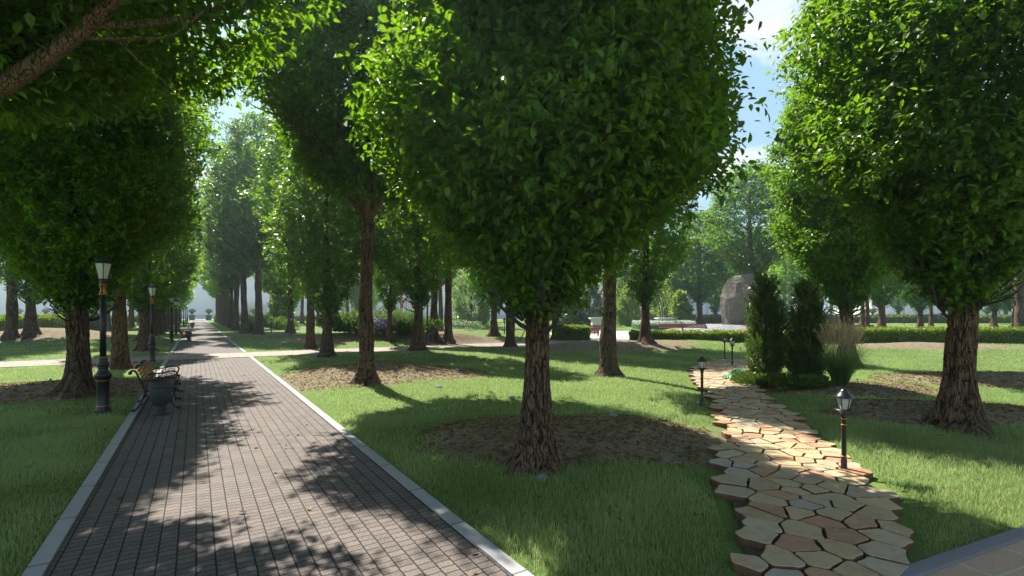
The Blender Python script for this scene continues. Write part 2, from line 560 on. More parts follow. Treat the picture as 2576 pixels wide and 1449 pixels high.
def flag_mat():
    m, nt, out = mat_new("flagstone"); k = NT(nt)
    at = k.n("ShaderNodeAttribute", attribute_name="tint")
    v = k.coord("Object")
    st = k.coord("Object", (3, 8, 5), (0, 0, .7))
    n = k.noise(st, 2.2, 6, .68, .8)
    c = k.mix(k.ramp(n, [(.35, 0), (.7, .75)]), at.outputs["Color"], k.mix(.5, at.outputs["Color"], (.62, .50, .34)))
    c = k.mix(k.ramp(k.noise(v, 9, 5, .7), [(.48, 0), (.72, .6)]), c, k.mix(.75, at.outputs["Color"], (.50, .26, .10), 'MULTIPLY'))
    w = k.noise(v, 5, 4, .6, 2.2)
    vein = k.math('MULTIPLY', k.ramp(w, [(.488, 0), (.5, 1), (.512, 0)]), k.ramp(k.noise(v, 2.2, 2), [(.5, 0), (.6, .8)]))
    c = k.mix(vein, c, (.72, .66, .58))
    c = k.mix(k.math('MULTIPLY', k.noise(v, 60, 3, .7), .35), c, (.30, .22, .14))
    geo = k.n("ShaderNodeNewGeometry"); sz = k.n("ShaderNodeSeparateXYZ"); k.l(geo.outputs["True Normal"], sz.inputs[0])
    side = k.math('LESS_THAN', sz.outputs[2], .3)
    edge = k.mix(k.noise(v, 30, 4, .7), (.10, .055, .025), (.22, .13, .065))
    c = k.mix(side, c, edge)
    p = k.pbr(c, .72, k.math('ADD', n, k.math('MULTIPLY', k.noise(v, 40, 4), .4)), .45, .014, spec=.3)
    k.l(p.outputs[0], out.inputs[0]); return m


M['flag'] = flag_mat()


def rock_mat():
    m, nt, out = mat_new("boulder_granite"); k = NT(nt)
    v = k.coord("Object")
    c = k.mix(k.noise(v, .7, 5, .6, .5), (.085, .070, .050), (.23, .20, .155))
    c = k.mix(k.ramp(k.noise(v, .55, 4, .6, 1.0), [(.50, 0), (.64, .5)]), c, (.17, .10, .07))
    c = k.mix(k.ramp(k.noise(v, 1.6, 5, .6, 2.0), [(.485, 0), (.5, .5), (.515, 0)]), c, (.5, .46, .4))
    p = k.pbr(c, .85, k.noise(v, 2.5, 7, .65), .8, .12); k.l(p.outputs[0], out.inputs[0]); return m


M['rock'] = rock_mat()

# ------------------------------------------------------------------ ground
def axis(lo, hi, n, k):
    t = np.linspace(-1, 1, n)
    a = np.sinh(t * k) / math.sinh(k)
    return a


gx = axis(0, 0, 561, 5.6) * 900
gy = np.concatenate([np.linspace(-30, 1.5, 14), 1.6 + (np.exp(np.linspace(0, 6.6, 560)) - 1) / (math.exp(6.6) - 1) * 1300])
GX, GY = np.meshgrid(gx, gy)
GZ = gh(GX, GY)
fade = np.clip(1 - (np.hypot(GX, GY) - 110) / 60, 0, 1)
GZ = GZ * fade
inpath = dist_paths(GX, GY)
GZ = GZ - .03 * sstep(-inpath / .15) * (inpath < 0)
LIT = litter(GX, GY)
V = np.stack([GX, GY, GZ], -1).reshape(-1, 3)
nx, ny = len(gx), len(gy)
ii = (np.arange(ny - 1)[:, None] * nx + np.arange(nx - 1)[None, :]).ravel()
Fq = np.stack([ii, ii + 1, ii + nx + 1, ii + nx], -1)
tint = np.zeros((len(V), 4), np.float32); tint[:, 0] = LIT.ravel(); tint[:, 3] = 1
ground = link("ground", np_mesh("ground", V, Fq, True, tint), M['ground'])
mark(ground, kind="structure")


def uv_sheet(name, u0, u1, v0, v1, z, mat, thick=.0, kind="structure"):
    """a strip in the path's own frame, local x = across, y = along"""
    mb = MB()
    nu = max(2, int((u1 - u0) / 2)); nv = 2
    if thick > 0:
        mb.box(((v0 + v1) / 2, (u0 + u1) / 2, z - thick / 2), (v1 - v0, u1 - u0, thick))
    else:
        mb.add([(v0, u0, z), (v1, u0, z), (v1, u1, z), (v0, u1, z)], [(0, 1, 2, 3)])
    o = mb.build(name, mat); o.rotation_euler = (0, 0, TH)
    mark(o, kind=kind)
    return o


uv_sheet("brick_path", -4, 23.9, -.93, 1.91, .012, M['brick'])
uv_sheet("brick_path", 26.9, 150, -.93, 1.91, .012, M['brick'])
uv_sheet("slab_path", 23.9, 26.9, 0, 1, .012, M['slab'])   # replaced below by long strip
bpy.data.objects.remove(bpy.data.objects["slab_path"])


def strip_v(name, u0, u1, v0, v1, z, mat, thick=0):
    mb = MB()
    if thick: mb.box(((v0 + v1) / 2, (u0 + u1) / 2, z - thick / 2), (v1 - v0, u1 - u0, thick))
    else: mb.add([(v0, u0, z), (v1, u0, z), (v1, u1, z), (v0, u1, z)], [(0, 1, 2, 3)])
    o = mb.build(name, mat); o.rotation_euler = (0, 0, TH); mark(o, kind="structure"); return o


strip_v("slab_path", 24.0, 26.8, -60, 26, .020, M['slab'])
for u in (23.95, 26.85):
    strip_v("kerb", u - .05, u + .05, -60, 26, .030, M['kerb_dark'], .08)
for a, b in ((-4, 23.9), (26.9, 52.1), (55.1, 150)):
    strip_v("kerb", a, b, -1.05, -.93, .030, M['kerb'], .1)
    strip_v("kerb", a, b, 1.91, 2.03, .030, M['kerb'], .1)
strip_v("crossing_path", 52.2, 55.0, -60, -1.0, .016, M['asphalt'])
strip_v("crossing_path", 52.2, 55.0, 1.98, 60, .016, M['asphalt'])
strip_v("kerb", 52.1, 52.2, -60, -1.05, .03, M['kerb'], .08)
strip_v("kerb", 52.1, 52.2, 2.03, 60, .03, M['kerb'], .08)
mb = MB(); mb.add([(-260, 141, .03), (260, 141, .03), (260, 159.8, .03), (-260, 159.8, .03)], [(0, 1, 2, 3)])
mark(mb.build("bounce_pavement", M['plaza']), kind="structure")  # pale ground sheet added to bounce sunlight onto the building walls

# corner paving bottom right
mb = MB()
pa = CA + CD * -3 + CN * .12; pb = CA + CD * 9 + CN * .12; pc = pb + CN * 6; pd = pa + CN * 6
ang = math.atan2(CD[1], CD[0])
mb.add([(-3, -.12, .022), (-3, -6, .022), (9, -6, .022), (9, -.12, .022)], [(0, 1, 2, 3)])
o = mb.build("stone_tile_path", M['cornerslab']); o.location = (CA[0], CA[1], 0); o.rotation_euler = (0, 0, ang); mark(o, kind="structure")
mb = MB(); mb.box((3, -.06, .0), (12, .12, .09), ch=.008)
o = mb.build("kerb", M['kerb_dark']); o.location = (CA[0], CA[1], 0); o.rotation_euler = (0, 0, ang); mark(o, kind="structure")

# plaza
mb = MB()
px, py, rx, ry = PLAZA
mb.add([(px + rx * math.cos(a), py + ry * math.sin(a), .010) for a in np.linspace(0, 2 * math.pi, 72, endpoint=False)], [tuple(range(72))])
o = mb.build("plaza", M['plaza']); mark(o, kind="structure")


# flagstones: voronoi cells of jittered seeds
def clip(poly, p, q):
    mid = (p + q) / 2; nrm = q - p
    out = []
    for i in range(len(poly)):
        a, b = poly[i], poly[(i + 1) % len(poly)]
        da = (a - mid) @ nrm; db = (b - mid) @ nrm
        if da <= 0: out.append(a)
        if da * db < 0: out.append(a + (b - a) * (da / (da - db)))
    return out


seeds = []
rs = random.Random(5)
seeds = []
tries = 0
while tries < 26000:
    tries += 1
    p = np.array([rs.uniform(.5, 12), rs.uniform(2.2, 21)])
    if p[0] > 1.5 + p[1] * .75 or p[0] < p[1] * .28: continue
    if seeds and min(((q[0] - p[0]) / 1.25) ** 2 + (q[1] - p[1]) ** 2 for q in seeds) < .180 ** 2: continue
    if float(dist_flag(p[0], p[1])) < .9: seeds.append(p)
seeds = np.array(seeds)
ds = dist_flag(seeds[:, 0], seeds[:, 1])
mb = MB()
PAL = [(.50, .36, .18), (.55, .42, .24), (.52, .39, .21), (.49, .25, .13), (.54, .44, .28), (.42, .38, .31), (.56, .40, .20), (.48, .39, .26), (.46, .21, .11)]
for i, p in enumerate(seeds):
    if ds[i] > -.09: continue
    nb = seeds[np.linalg.norm(seeds - p, axis=1) < 1.5]
    poly = [p + np.array(c) for c in ((-.8, -.8), (.8, -.8), (.8, .8), (-.8, .8))]
    for q in nb:
        if np.allclose(q, p): continue
        poly = clip(poly, p, q)
        if len(poly) < 3: break
    if len(poly) < 3: continue
    c = sum(poly) / len(poly)
    if max(np.linalg.norm(q - c) for q in poly) > .6: poly = [c + (q - c) * min(1, .45 / np.linalg.norm(q - c)) for q in poly]
    # inset, then roughen the outline
    pts = []
    for q in poly:
        d = np.linalg.norm(q - c); pts.append(c + (q - c) * max(.3, (d - .011) / d))
    out = []
    for k in range(len(pts)):
        a, b = pts[k], pts[(k + 1) % len(pts)]
        L = np.linalg.norm(b - a)
        if L < .03: continue
        ca, cb = a + (b - a) * min(.2, .02 / L), a + (b - a) * (1 - min(.2, .02 / L))
        out.append(ca)
        if L > .16:
            nrm = np.array([(b - a)[1], -(b - a)[0]]) / L
            for t in (.33, .66): out.append(a + (b - a) * (t + rs.uniform(-.08, .08)) - nrm * rs.uniform(0, .010))
        out.append(cb)
    if len(out) < 4: continue
    top = .056 + rs.uniform(-.008, .010)
    tx, ty = rs.uniform(-.012, .012), rs.uniform(-.012, .012)
    col = random.Random(i * 7 + 3).choice(PAL); j = rs.uniform(.86, 1.14)
    mb.col = (col[0] * j, col[1] * j, col[2] * j, 1)
    n = len(out)
    vs = [(q[0], q[1], -.02) for q in out] + [(q[0], q[1], top - .006 + (q - c)[0] * tx + (q - c)[1] * ty) for q in out]
    vs += [(c[0] + (q - c)[0] * .972, c[1] + (q - c)[1] * .972, top + (q - c)[0] * tx + (q - c)[1] * ty) for q in out]
    fs = []
    for k in range(n):
        k2 = (k + 1) % n
        fs.append((k, k2, n + k2, n + k)); fs.append((n + k, n + k2, 2 * n + k2, 2 * n + k))
    fs.append(tuple(range(2 * n, 3 * n)))
    mb.add(vs, fs)
o = mb.build("flagstone_path", M['flag']); mark(o, kind="structure")
# earth bed between the flagstones
mb = MB()
nF = len(FL)
vs = [(FL[i][0] + .05, FL[i][1], .004) for i in range(nF)] + [(FR[i][0] - .05, FR[i][1], .004) for i in range(nF)]
mb.add(vs, [(i, nF + i, nF + i + 1, i + 1) for i in range(nF - 1)])
o = mb.build("path_bed", M['soil']); mark(o, kind="structure")

# ------------------------------------------------------------------ grass blades
def blades(n, ymin, ymax, hmin, hmax, wid, seed, power=1.0):
    g = np.random.default_rng(seed)
    t = g.random(n * 2)
    Y = (ymin ** power + t * (ymax ** power - ymin ** power)) ** (1 / power)
    X = (g.random(n * 2) * 2 - 1) * (Y * 1.12 + .8)
    d = dist_paths(X, Y)
    lt = litter(X, Y)
    nz = .5 + .5 * np.sin(X * 1.9 + 2 * np.sin(Y * 1.3)) * np.sin(Y * 2.1 + 1.7 * np.sin(X * .9))
    keep = (d > .015) & (lt + (nz - .5) * .35 + (g.random(len(X)) - .5) * .25 < .42)
    X, Y, lt = X[keep][:n], Y[keep][:n], lt[keep][:n]
    n = len(X)
    Z = gh(X, Y) - .008
    patch = .75 + .5 * np.sin(X * 1.3 + np.sin(Y * 2)) * np.sin(Y * 1.7 + np.sin(X * 3))
    H = (hmin + (hmax - hmin) * g.random(n) ** 1.4) * np.clip(.85 + .35 * (patch - .75), .6, 1.3) * np.clip(.45 + dist_paths(X, Y) / .25 * .55, .45, 1)
    W = wid * (.7 + .6 * g.random(n)) * (Y / 5.0) ** .6
    a = g.random(n) * 2 * math.pi
    lean = g.random(n) * .55 * H
    b = g.random(n) * 2 * math.pi
    dx, dy = np.cos(a) * W / 2, np.sin(a) * W / 2
    lx, ly = np.cos(b) * lean, np.sin(b) * lean
    P = np.zeros((n, 5, 3), np.float32)
    P[:, 0] = np.stack([X - dx, Y - dy, Z], -1); P[:, 1] = np.stack([X + dx, Y + dy, Z], -1)
    P[:, 2] = np.stack([X + dx * .75 + lx * .3, Y + dy * .75 + ly * .3, Z + H * .55], -1)
    P[:, 3] = np.stack([X - dx * .75 + lx * .3, Y - dy * .75 + ly * .3, Z + H * .55], -1)
    P[:, 4] = np.stack([X + lx, Y + ly, Z + H * .97], -1)
    base = np.arange(n)[:, None] * 5
    c = np.ones((n, 5, 4), np.float32)
    c[:, :, 0] = np.clip(.62 * patch - .12 + .65 * g.random(n) ** 2.2, 0, 1)[:, None]; c[:, :, 1] = (g.random(n) ** 4)[:, None]
    return P.reshape(-1, 3), base + np.array([[0, 1, 2, 3]]), base + np.array([[3, 2, 4]]), c.reshape(-1, 4)


def join_blades(name, parts, mat):
    off = 0; Vs = []; Q = []; T = []; C = []
    for P, q, t, c in parts:
        Vs.append(P); Q.append(q + off); T.append(t + off); C.append(c); off += len(P)
    me = np_mesh(name, np.concatenate(Vs), [np.concatenate(Q), np.concatenate(T)], False, np.concatenate(C))
    return link(name, me, mat)


o = join_blades("grass", [blades(230000, 3.0, 9, .03, .125, .0058, 1, 1.3), blades(230000, 8.5, 24, .04, .10, .0055, 2, 1.2),
                          blades(90000, 23, 45, .05, .11, .009, 3, 1.1)], M['grass'])
mark(o, kind="stuff")


def rand_unit(g, n):
    v = g.normal(size=(n, 3)); return v / np.linalg.norm(v, axis=1)[:, None]


def norm(v): return v / np.maximum(np.linalg.norm(v, axis=1), 1e-9)[:, None]


def leaves_np(P, axis_d, nrm, L, g, lod=0, wr=.62):
    """P base points, axis_d leaf direction, nrm rough normal, L length per leaf"""
    n = len(P)
    a = norm(axis_d); side = norm(np.cross(a, nrm)); nn = np.cross(side, a)
    L = L[:, None]; W = L * wr * .5
    if lod == 0:
        fold = .28
        def pt(t, s, z): return P + a * (L * t) + side * (W * s) + nn * (W * z)
        X = np.stack([pt(0, 0, 0), pt(.28, -.92, fold), pt(.66, -.72, fold * .6), pt(1.0, 0, -.35), pt(.66, .72, fold * .6), pt(.28, .92, fold)], 1)
        b = np.arange(n)[:, None] * 6
        faces = np.concatenate([b + np.array([[0, 3, 2, 1]]), b + np.array([[0, 5, 4, 3]])])
        k = 6
    else:
        X = np.stack([P, P + a * L * .45 - side * W, P + a * L, P + a * L * .45 + side * W], 1)
        b = np.arange(n)[:, None] * 4
        faces = b + np.array([[0, 3, 2, 1]])
        k = 4
    c = np.ones((n, k, 4), np.float32)
    q_ = g.random(n)
    c[:, :, 0] = np.where(q_ < .72, g.random(n) * .38, .55 + .45 * g.random(n))[:, None]; c[:, :, 1] = (g.random(n) ** 4)[:, None]  # leaf glints and shaded gaps put into the colour: few bright, most dark
    return X.reshape(-1, 3), faces, c.reshape(-1, 4)


def prof_A(h):   # low dense ovoid crown
    return np.clip(np.minimum(1, .16 + 2.6 * h ** .85) * np.clip(1 - ((h - .42) / .62) ** 2, 0, 1) ** .55 * (1 + .0 * h), .0, 1) * (.82 + .18 * np.clip(h * 4, 0, 1))


def prof_B(h):   # taller vase crown
    return np.clip(np.minimum(1, .30 + 2.1 * h), 0, 1) * np.clip(1 - np.clip((h - .38) / .64, 0, 1) ** 2.2, 0, 1) ** .6


def lump(th, z, ph, amp):
    return 1 + amp * (np.sin(th * 3 + ph + z * 1.1) * .5 + np.sin(th * 5 - z * 2.3 + ph * 2) * .35 + np.sin(th * 2 + z * 3.1 + ph * 3) * .45)


def crown_leaves(g, z0, z1, Rm, prof, ncl, per, L, lod, amp=.18, off=(0, 0), shell=.33, twig=.55, clump=.0, wr=.62):
    ph = g.random() * 6
    h = g.random(ncl * 3)
    keep = g.random(len(h)) < prof(h) + .12
    h = h[keep][:ncl]; n = len(h)
    th = g.random(n) * 2 * math.pi
    z = z0 + (z1 - z0) * h
    rr = Rm * prof(h) * lump(th, z, ph, amp)
    rho = rr * g.random(n) ** shell * np.where(g.random(n) < .07, 1.12, 1.0)
    offs = np.clip((z - z0) / 2.0, 0, 1)
    C = np.stack([rho * np.cos(th) + off[0] * offs, rho * np.sin(th) + off[1] * offs, z], -1)
    outd = np.stack([np.cos(th), np.sin(th), .25 + .5 * g.random(n)], -1)
    D = norm(outd + rand_unit(g, n) * .75)
    tl = twig * (.6 + .8 * g.random(n))
    # leaves along each twig
    k = per
    t = (np.arange(k)[None, :] + g.random((n, k))) / k - .5
    P = C[:, None, :] + D[:, None, :] * (t * tl[:, None])[:, :, None] + g.normal(size=(n, k, 3)) * .055
    P[:, :, 2] -= ((t + .5) ** 2 * .14 * tl[:, None])
    P = P.reshape(-1, 3)
    DD = np.repeat(D, k, axis=0); OO = np.repeat(outd, k, axis=0)
    m = len(P)
    ax = DD * .5 + rand_unit(g, m) * .9 + np.array([0, 0, -.45])
    nr = OO * .55 + np.array([0, 0, .75]) + rand_unit(g, m) * .65
    LL = L * (.55 + .75 * g.random(m))
    return leaves_np(P, ax, nr, LL, g, lod, wr), C, D, tl


# fallen leaves on the bare earth
g = np.random.default_rng(77)
FX = []; 
for mx, my, rx, ry, h, lit in MOUNDS:
    if lit < .6 or my > 22: continue
    n = int(1300 * rx * ry / (1 + (my / 9) ** 1.2) * 1.2)
    a = g.random(n) * 6.28; q = g.random(n) ** .5 * 1.15
    FX.append(np.stack([mx + rx * q * np.cos(a), my + ry * q * np.sin(a)], -1))
a = 3.2 + 11 * g.random(2600) ** 1.2
FX2 = np.stack([(g.random(2600) * 2 - 1) * a * 1.1, a], -1)
FX2 = FX2[dist_paths(FX2[:, 0], FX2[:, 1]) > .06][:300]
FX3 = np.stack(uv2xy(3 + 18 * g.random(60), -.9 + 2.8 * g.random(60)), -1)
FX = np.concatenate(FX)
FX = FX[(litter(FX[:, 0], FX[:, 1]) > .45) & (dist_paths(FX[:, 0], FX[:, 1]) > .1)]
n1 = len(FX); FX = np.concatenate([FX, FX2, FX3]); n = len(FX)
lift = np.concatenate([.006 + g.random(n1) * .012, .03 + .05 * g.random(len(FX2)), np.full(len(FX3), .02)])
P = np.stack([FX[:, 0], FX[:, 1], gh(FX[:, 0], FX[:, 1]) + lift], -1)
ax_ = g.normal(size=(n, 3)); ax_[:, 2] *= .12
nr_ = g.normal(size=(n, 3)) * .25 + np.array([0, 0, 1])
X, Fc, Cc = leaves_np(P, ax_, nr_, .045 + .04 * g.random(n), g, 0)
M['fallen'] = leaf_mat("fallen_leaf", (.085, .055, .030), (.36, .27, .10), (.4, .25, .05), .2, rough=.7, spec=.2)
o = link("fallen_leaves", np_mesh("fallen_leaves", X, Fc, False, Cc), M['fallen']); mark(o, kind="stuff")


# ------------------------------------------------------------------ trunks
def vnoise(u, v, pu, seed):
    """value noise, periodic in u with period pu"""
    g = np.random.default_rng(seed)
    T = g.random((pu, 256))
    iu = np.floor(u).astype(int); iv = np.floor(v).astype(int)
    fu = u - iu; fv = v - iv
    fu = fu * fu * (3 - 2 * fu); fv = fv * fv * (3 - 2 * fv)
    a = T[iu % pu, iv % 256]; b = T[(iu + 1) % pu, iv % 256]; c = T[iu % pu, (iv + 1) % 256]; d = T[(iu + 1) % pu, (iv + 1) % 256]
    return (a * (1 - fu) + b * fu) * (1 - fv) + (c * (1 - fu) + d * fu) * fv


def trunk_np(g, r0, H, rtop, nt=40, nz=60, bark=.0, seed=1, flare=.75, ztop_exp=1.0, bend=.05):
    z = np.linspace(-.25, 1, nz)
    z = np.where(z < 0, z * 1.0, z ** 1.25 * H)
    th = np.arange(nt) / nt * 2 * math.pi
    TH_, Z = np.meshgrid(th, z)
    t = np.clip(Z / H, 0, 1)
    r = r0 * (1 - t) ** ztop_exp + rtop * (1 - (1 - t) ** ztop_exp)
    lob = .5 + .5 * np.cos(TH_ * 5 + 1.3 * np.sin(TH_ * 2 + seed) + seed)
    fl = np.exp(-np.clip(Z, -.2, 9) / .20)
    r = r * (1 + flare * fl * (.45 + .75 * lob)) * (1 + .16 * np.exp(-np.clip(Z, 0, 9) / .75))
    r = r * (1 + .055 * np.sin(Z * 3.1 + seed) + .035 * np.sin(TH_ * 3 + Z * 4 + seed) + .03 * np.sin(TH_ * 2 - Z * 7 + seed))
    col = np.ones(Z.shape + (4,), np.float32)
    if bark > 0:
        pu = max(8, int(2 * math.pi * r0 / .031))
        U = TH_ / (2 * math.pi) * pu
        Vv = (Z + 1) / .16
        w = vnoise(U * .5, Vv * 1.0, pu // 2 if pu // 2 > 0 else 1, seed + 5)
        U2 = U + 1.5 * (w - .5)
        n1 = vnoise(U2, Vv * .8, pu, seed)
        n2 = vnoise(U2 * 2, Vv * 2.3, pu * 2, seed + 1)
        ridge = np.abs(n1 - .5) * 2
        ridge2 = np.abs(n2 - .5) * 2
        cre = np.exp(-(ridge / .16) ** 2); cre2 = np.exp(-(ridge2 / .2) ** 2)
        r = r - bark * cre - bark * .38 * cre2 + bark * .5 * (vnoise(U * 4, Vv * 9, pu * 4, seed + 3) - .5)
        col[..., 0] = np.clip(1 - .85 * cre - .4 * cre2, 0, 1)
    cx = bend * np.sin(Z * .9 + seed) * np.clip(Z / 2, 0, 1); cy = bend * np.sin(Z * .7 + seed * 2) * np.clip(Z / 2, 0, 1)
    Vt = np.stack([cx + r * np.cos(TH_), cy + r * np.sin(TH_), Z], -1).reshape(-1, 3)
    i = np.arange(nz - 1)[:, None] * nt; j = np.arange(nt)[None, :]; j2 = (j + 1) % nt
    Fq = np.stack([i + j, i + j2, i + nt + j2, i + nt + j], -1).reshape(-1, 4)
    return Vt, Fq, col.reshape(-1, 4)


def merge(parts):
    off = 0; Vs = []; Fs = {}; Cs = []
    for P, fs, c in parts:
        Vs.append(P); Cs.append(c)
        for f in (fs if isinstance(fs, list) else [fs]):
            Fs.setdefault(f.shape[1], []).append(f + off)
        off += len(P)
    return np.concatenate(Vs), [np.concatenate(x) for x in Fs.values()], np.concatenate(Cs)


def tube_np(pts, r0, r1, n=6):
    P = np.array([tuple(p) for p in pts]); m = len(P)
    T = np.gradient(P, axis=0); T = norm(T)
    up = np.array([0, 0, 1.0]) if abs(T[0, 2]) < .9 else np.array([1.0, 0, 0])
    N = norm(np.cross(T, up[None, :])); B = np.cross(T, N)
    rad = np.linspace(r0, r1, m)[:, None, None]
    a = np.arange(n) / n * 2 * math.pi
    ring = (N[:, None, :] * np.cos(a)[None, :, None] + B[:, None, :] * np.sin(a)[None, :, None]) * rad + P[:, None, :]
    i = np.arange(m - 1)[:, None] * n; j = np.arange(n)[None, :]; j2 = (j + 1) % n
    Fq = np.stack([i + j, i + j2, i + n + j2, i + n + j], -1).reshape(-1, 4)
    return ring.reshape(-1, 3), Fq, np.ones((m * n, 4), np.float32)


def curved(g, p, d, L, n=7, bendup=.3, wob=.12):
    p = np.array(p, float); d = np.array(d, float); d /= np.linalg.norm(d)
    out = [p.copy()]
    for i in range(n - 1):
        d = d + np.array([0, 0, bendup / n]) + g.normal(size=3) * wob
        d /= np.linalg.norm(d)
        p = p + d * L / (n - 1); out.append(p.copy())
    return out


TREE_GROUP = "park trees"


def tree_A(seed, scale=1.0, Ht=9.8, Rm=2.1, r0=.21, z0=1.95, ncl=2600, per=22, L=.115, lod=0, nt=48, nz=110, bark=.0, off=(0, 0), twigs=1, leafmat='leaf', twn=9):
    g = np.random.default_rng(seed)
    root = empty("broadleaf_tree", (0, 0, 0))
    parts = [trunk_np(g, r0, Ht * .86, .03, nt, nz, bark, seed, .85)]
    nl = 16 if lod == 0 else 7
    for i in range(nl):        # limbs hidden in the crown
        z = 2.3 + (Ht * .75 - 2.3) * (i + g.random()) / nl; a = g.random() * 6.28
        Rl = Rm * float(prof_A(np.array([(z - z0) / (Ht - z0)]))[0])
        parts.append(tube_np(curved(g, (0, 0, z), (math.cos(a), math.sin(a), 1.1), Rl * 1.1, 7, .3, .1), r0 * .28, .008, 6))
    Vt, Ft, Ct = merge(parts)
    link("trunk", np_mesh("trunk", Vt, Ft, True, Ct), M['bark'], root)
    # dark bare shoots round the top of the bole
    dp = []
    ns = 30 if lod == 0 else 8
    for i in range(ns):
        a = i / ns * 6.28 + g.random() * .5; z = 1.72 + g.random() * .75
        p = (r0 * .82 * math.cos(a), r0 * .82 * math.sin(a), z)
        dp.append(tube_np(curved(g, p, (math.cos(a) * .55, math.sin(a) * .55, 1.0), .9 + g.random() * .9, 9, .1, .10), .020 if lod == 0 else .02, .004, 6))
    for i in range(twn):
        a = i / twn * 6.28 + g.random() * .6; z = 1.60 + g.random() * .38
        p = (r0 * .85 * math.cos(a), r0 * .85 * math.sin(a), z)
        c = curved(g, p, (math.cos(a), math.sin(a), .15), .42 + g.random() * .42, 10, 1.5, .13)
        dp.append(tube_np(c, .024 + .006 * g.random(), .004, 7))
        if lod == 0:
            for q in (3, 5, 7):
                cc = curved(g, c[q], (math.cos(a + g.normal() * .8), math.sin(a + g.normal() * .8), .1), .15 + g.random() * .18, 6, .9, .15)
                dp.append(tube_np(cc, .010, .003, 5))
    (X, Fc, Cc), C, D, tl = crown_leaves(g, z0, Ht, Rm, prof_A, ncl, per, L, lod, off=off)
    # a fringe of sprays hanging round the lower edge
    if lod == 0:
        step = max(1, len(C) // 260)
        for q in range(0, len(C), step):
            dp.append(tube_np(curved(g, C[q] - D[q] * tl[q] * 1.0, D[q], tl[q] * 1.6, 5, 0, .1), .007, .003, 4))
    Vd, Fd, Cd = merge(dp)
    link("bare_shoots", np_mesh("bare_shoots", Vd, Fd, True, Cd), M['deadwood'], root)
    link("crown", np_mesh("crown", X, Fc, False, Cc), M[leafmat], root)
    return root


def tree_B(seed, Ht=13.5, Rm=2.9, r0=.22, fork=3.9, ncl=2600, per=22, L=.115, lod=0, nt=48, nz=120, bark=.0, off=(0, 0), limbs=9, extra=None, crown0=None, leafmat='leaf', tl_up=.95):
    g = np.random.default_rng(seed)
    root = empty("tall_tree", (0, 0, 0))
    parts = [trunk_np(g, r0, Ht * .88, .03, nt, nz, bark, seed, .8, .75, .04)]
    for i in range(limbs):
        a = i / limbs * 6.28 + g.random() * .4; z = fork + g.random() * .9
        p = (0, 0, z)
        c = curved(g, p, (math.cos(a), math.sin(a), tl_up + g.random() * .35), Rm * 1.12, 12, .25, .06)
        parts.append(tube_np(c, r0 * .42, .012, 8))
        for q in (3, 5, 6, 8, 9):
            aa = a + g.normal() * .7
            parts.append(tube_np(curved(g, c[q], (math.cos(aa), math.sin(aa), .8), Rm * .5, 7, .2, .12), r0 * .13, .005, 5))
    for i in range(limbs):
        a = g.random() * 6.28; z = fork + 1.5 + (Ht * .8 - fork - 1.5) * (i + g.random()) / limbs
        Rl = Rm * float(prof_B(np.array([min(.99, (z - fork) / (Ht - fork))]))[0])
        parts.append(tube_np(curved(g, (0, 0, z), (math.cos(a), math.sin(a), 1.0), Rl, 8, .3, .1), r0 * .24, .006, 6))
    if extra:
        for pts, ra, rb in extra:
            parts.append(tube_np(smooth_path(pts, 8), ra, rb, 14 if lod == 0 else 8))
    Vt, Ft, Ct = merge(parts)
    link("trunk", np_mesh("trunk", Vt, Ft, True, Ct), M['bark'], root)
    z0 = crown0 if crown0 else fork + .55
    (X, Fc, Cc), C, D, tl = crown_leaves(g, z0, Ht, Rm, prof_B, ncl, per, L, lod, amp=.16, off=off)
    if lod == 0:
        dp = []
        step = max(1, len(C) // 240)
        for q in range(0, len(C), step):
            dp.append(tube_np(curved(g, C[q] - D[q] * tl[q] * 1.1, D[q], tl[q] * 1.8, 5, 0, .1), .008, .003, 4))
        Vd, Fd, Cd = merge(dp)
        link("twigs", np_mesh("twigs", Vd, Fd, True, Cd), M['deadwood'], root)
    link("crown", np_mesh("crown", X, Fc, False, Cc), M[leafmat], root)
    return root


def put(root, px, py, rz=0, sc=1.0, flatz=False):
    x, y, z = hit(px, py)
    root.location = (x, y, z); root.rotation_euler = (0, 0, rz)
    root.scale = sc if isinstance(sc, tuple) else (sc, sc, sc)
    return root


# --- hero trees
t = tree_A(101, Ht=7.6, Rm=1.90, r0=.180, ncl=7200, per=20, L=.098, nt=240, nz=620, bark=.020, off=(.34, .2), z0=1.95)
put(t, 1348, 1172, .3); mark(t, "massive middle tree with a thick furrowed trunk standing on leaf litter", "tree", TREE_GROUP)
t = tree_A(102, Ht=9.8, Rm=2.1, r0=.215, ncl=5400, per=20, L=.105, nt=200, nz=420, bark=.020, z0=1.95, off=(-.15, 0))
put(t, 2415, 1070, 1.3, 1.05); mark(t, "thick dark tree with bare shoots, standing right of the ornamental grass and garden lamp", "tree", TREE_GROUP)
t["label"] = "thick dark-crowned tree with bare shoots beyond the closest garden lamp"
t = tree_A(103, Ht=9.8, Rm=2.15, r0=.225, ncl=4600, per=20, L=.108, nt=160, nz=320, bark=.018, z0=1.9)
put(t, 195, 988, 2.0); mark(t, "broad low-branching tree just behind the front street lamp, bare shoots round its bole", "tree", TREE_GROUP)
t = tree_B(104, Ht=11.0, Rm=2.65, r0=.185, fork=3.75, ncl=4700, per=20, L=.11, nt=140, nz=360, bark=.015, limbs=10, crown0=4.6)
put(t, 924, 957, .4); mark(t, "tall tree with a high fork of spreading limbs on the first littered mound", "tree", TREE_GROUP)
t = tree_B(105, Ht=11.4, Rm=2.8, r0=.235, fork=4.5, ncl=5000, per=20, L=.11, nt=140, nz=320, bark=.015)
put(t, 1530, 946, 1.1); mark(t, "straight tall trunk between the middle tree and the flagstone path", "tree", TREE_GROUP)
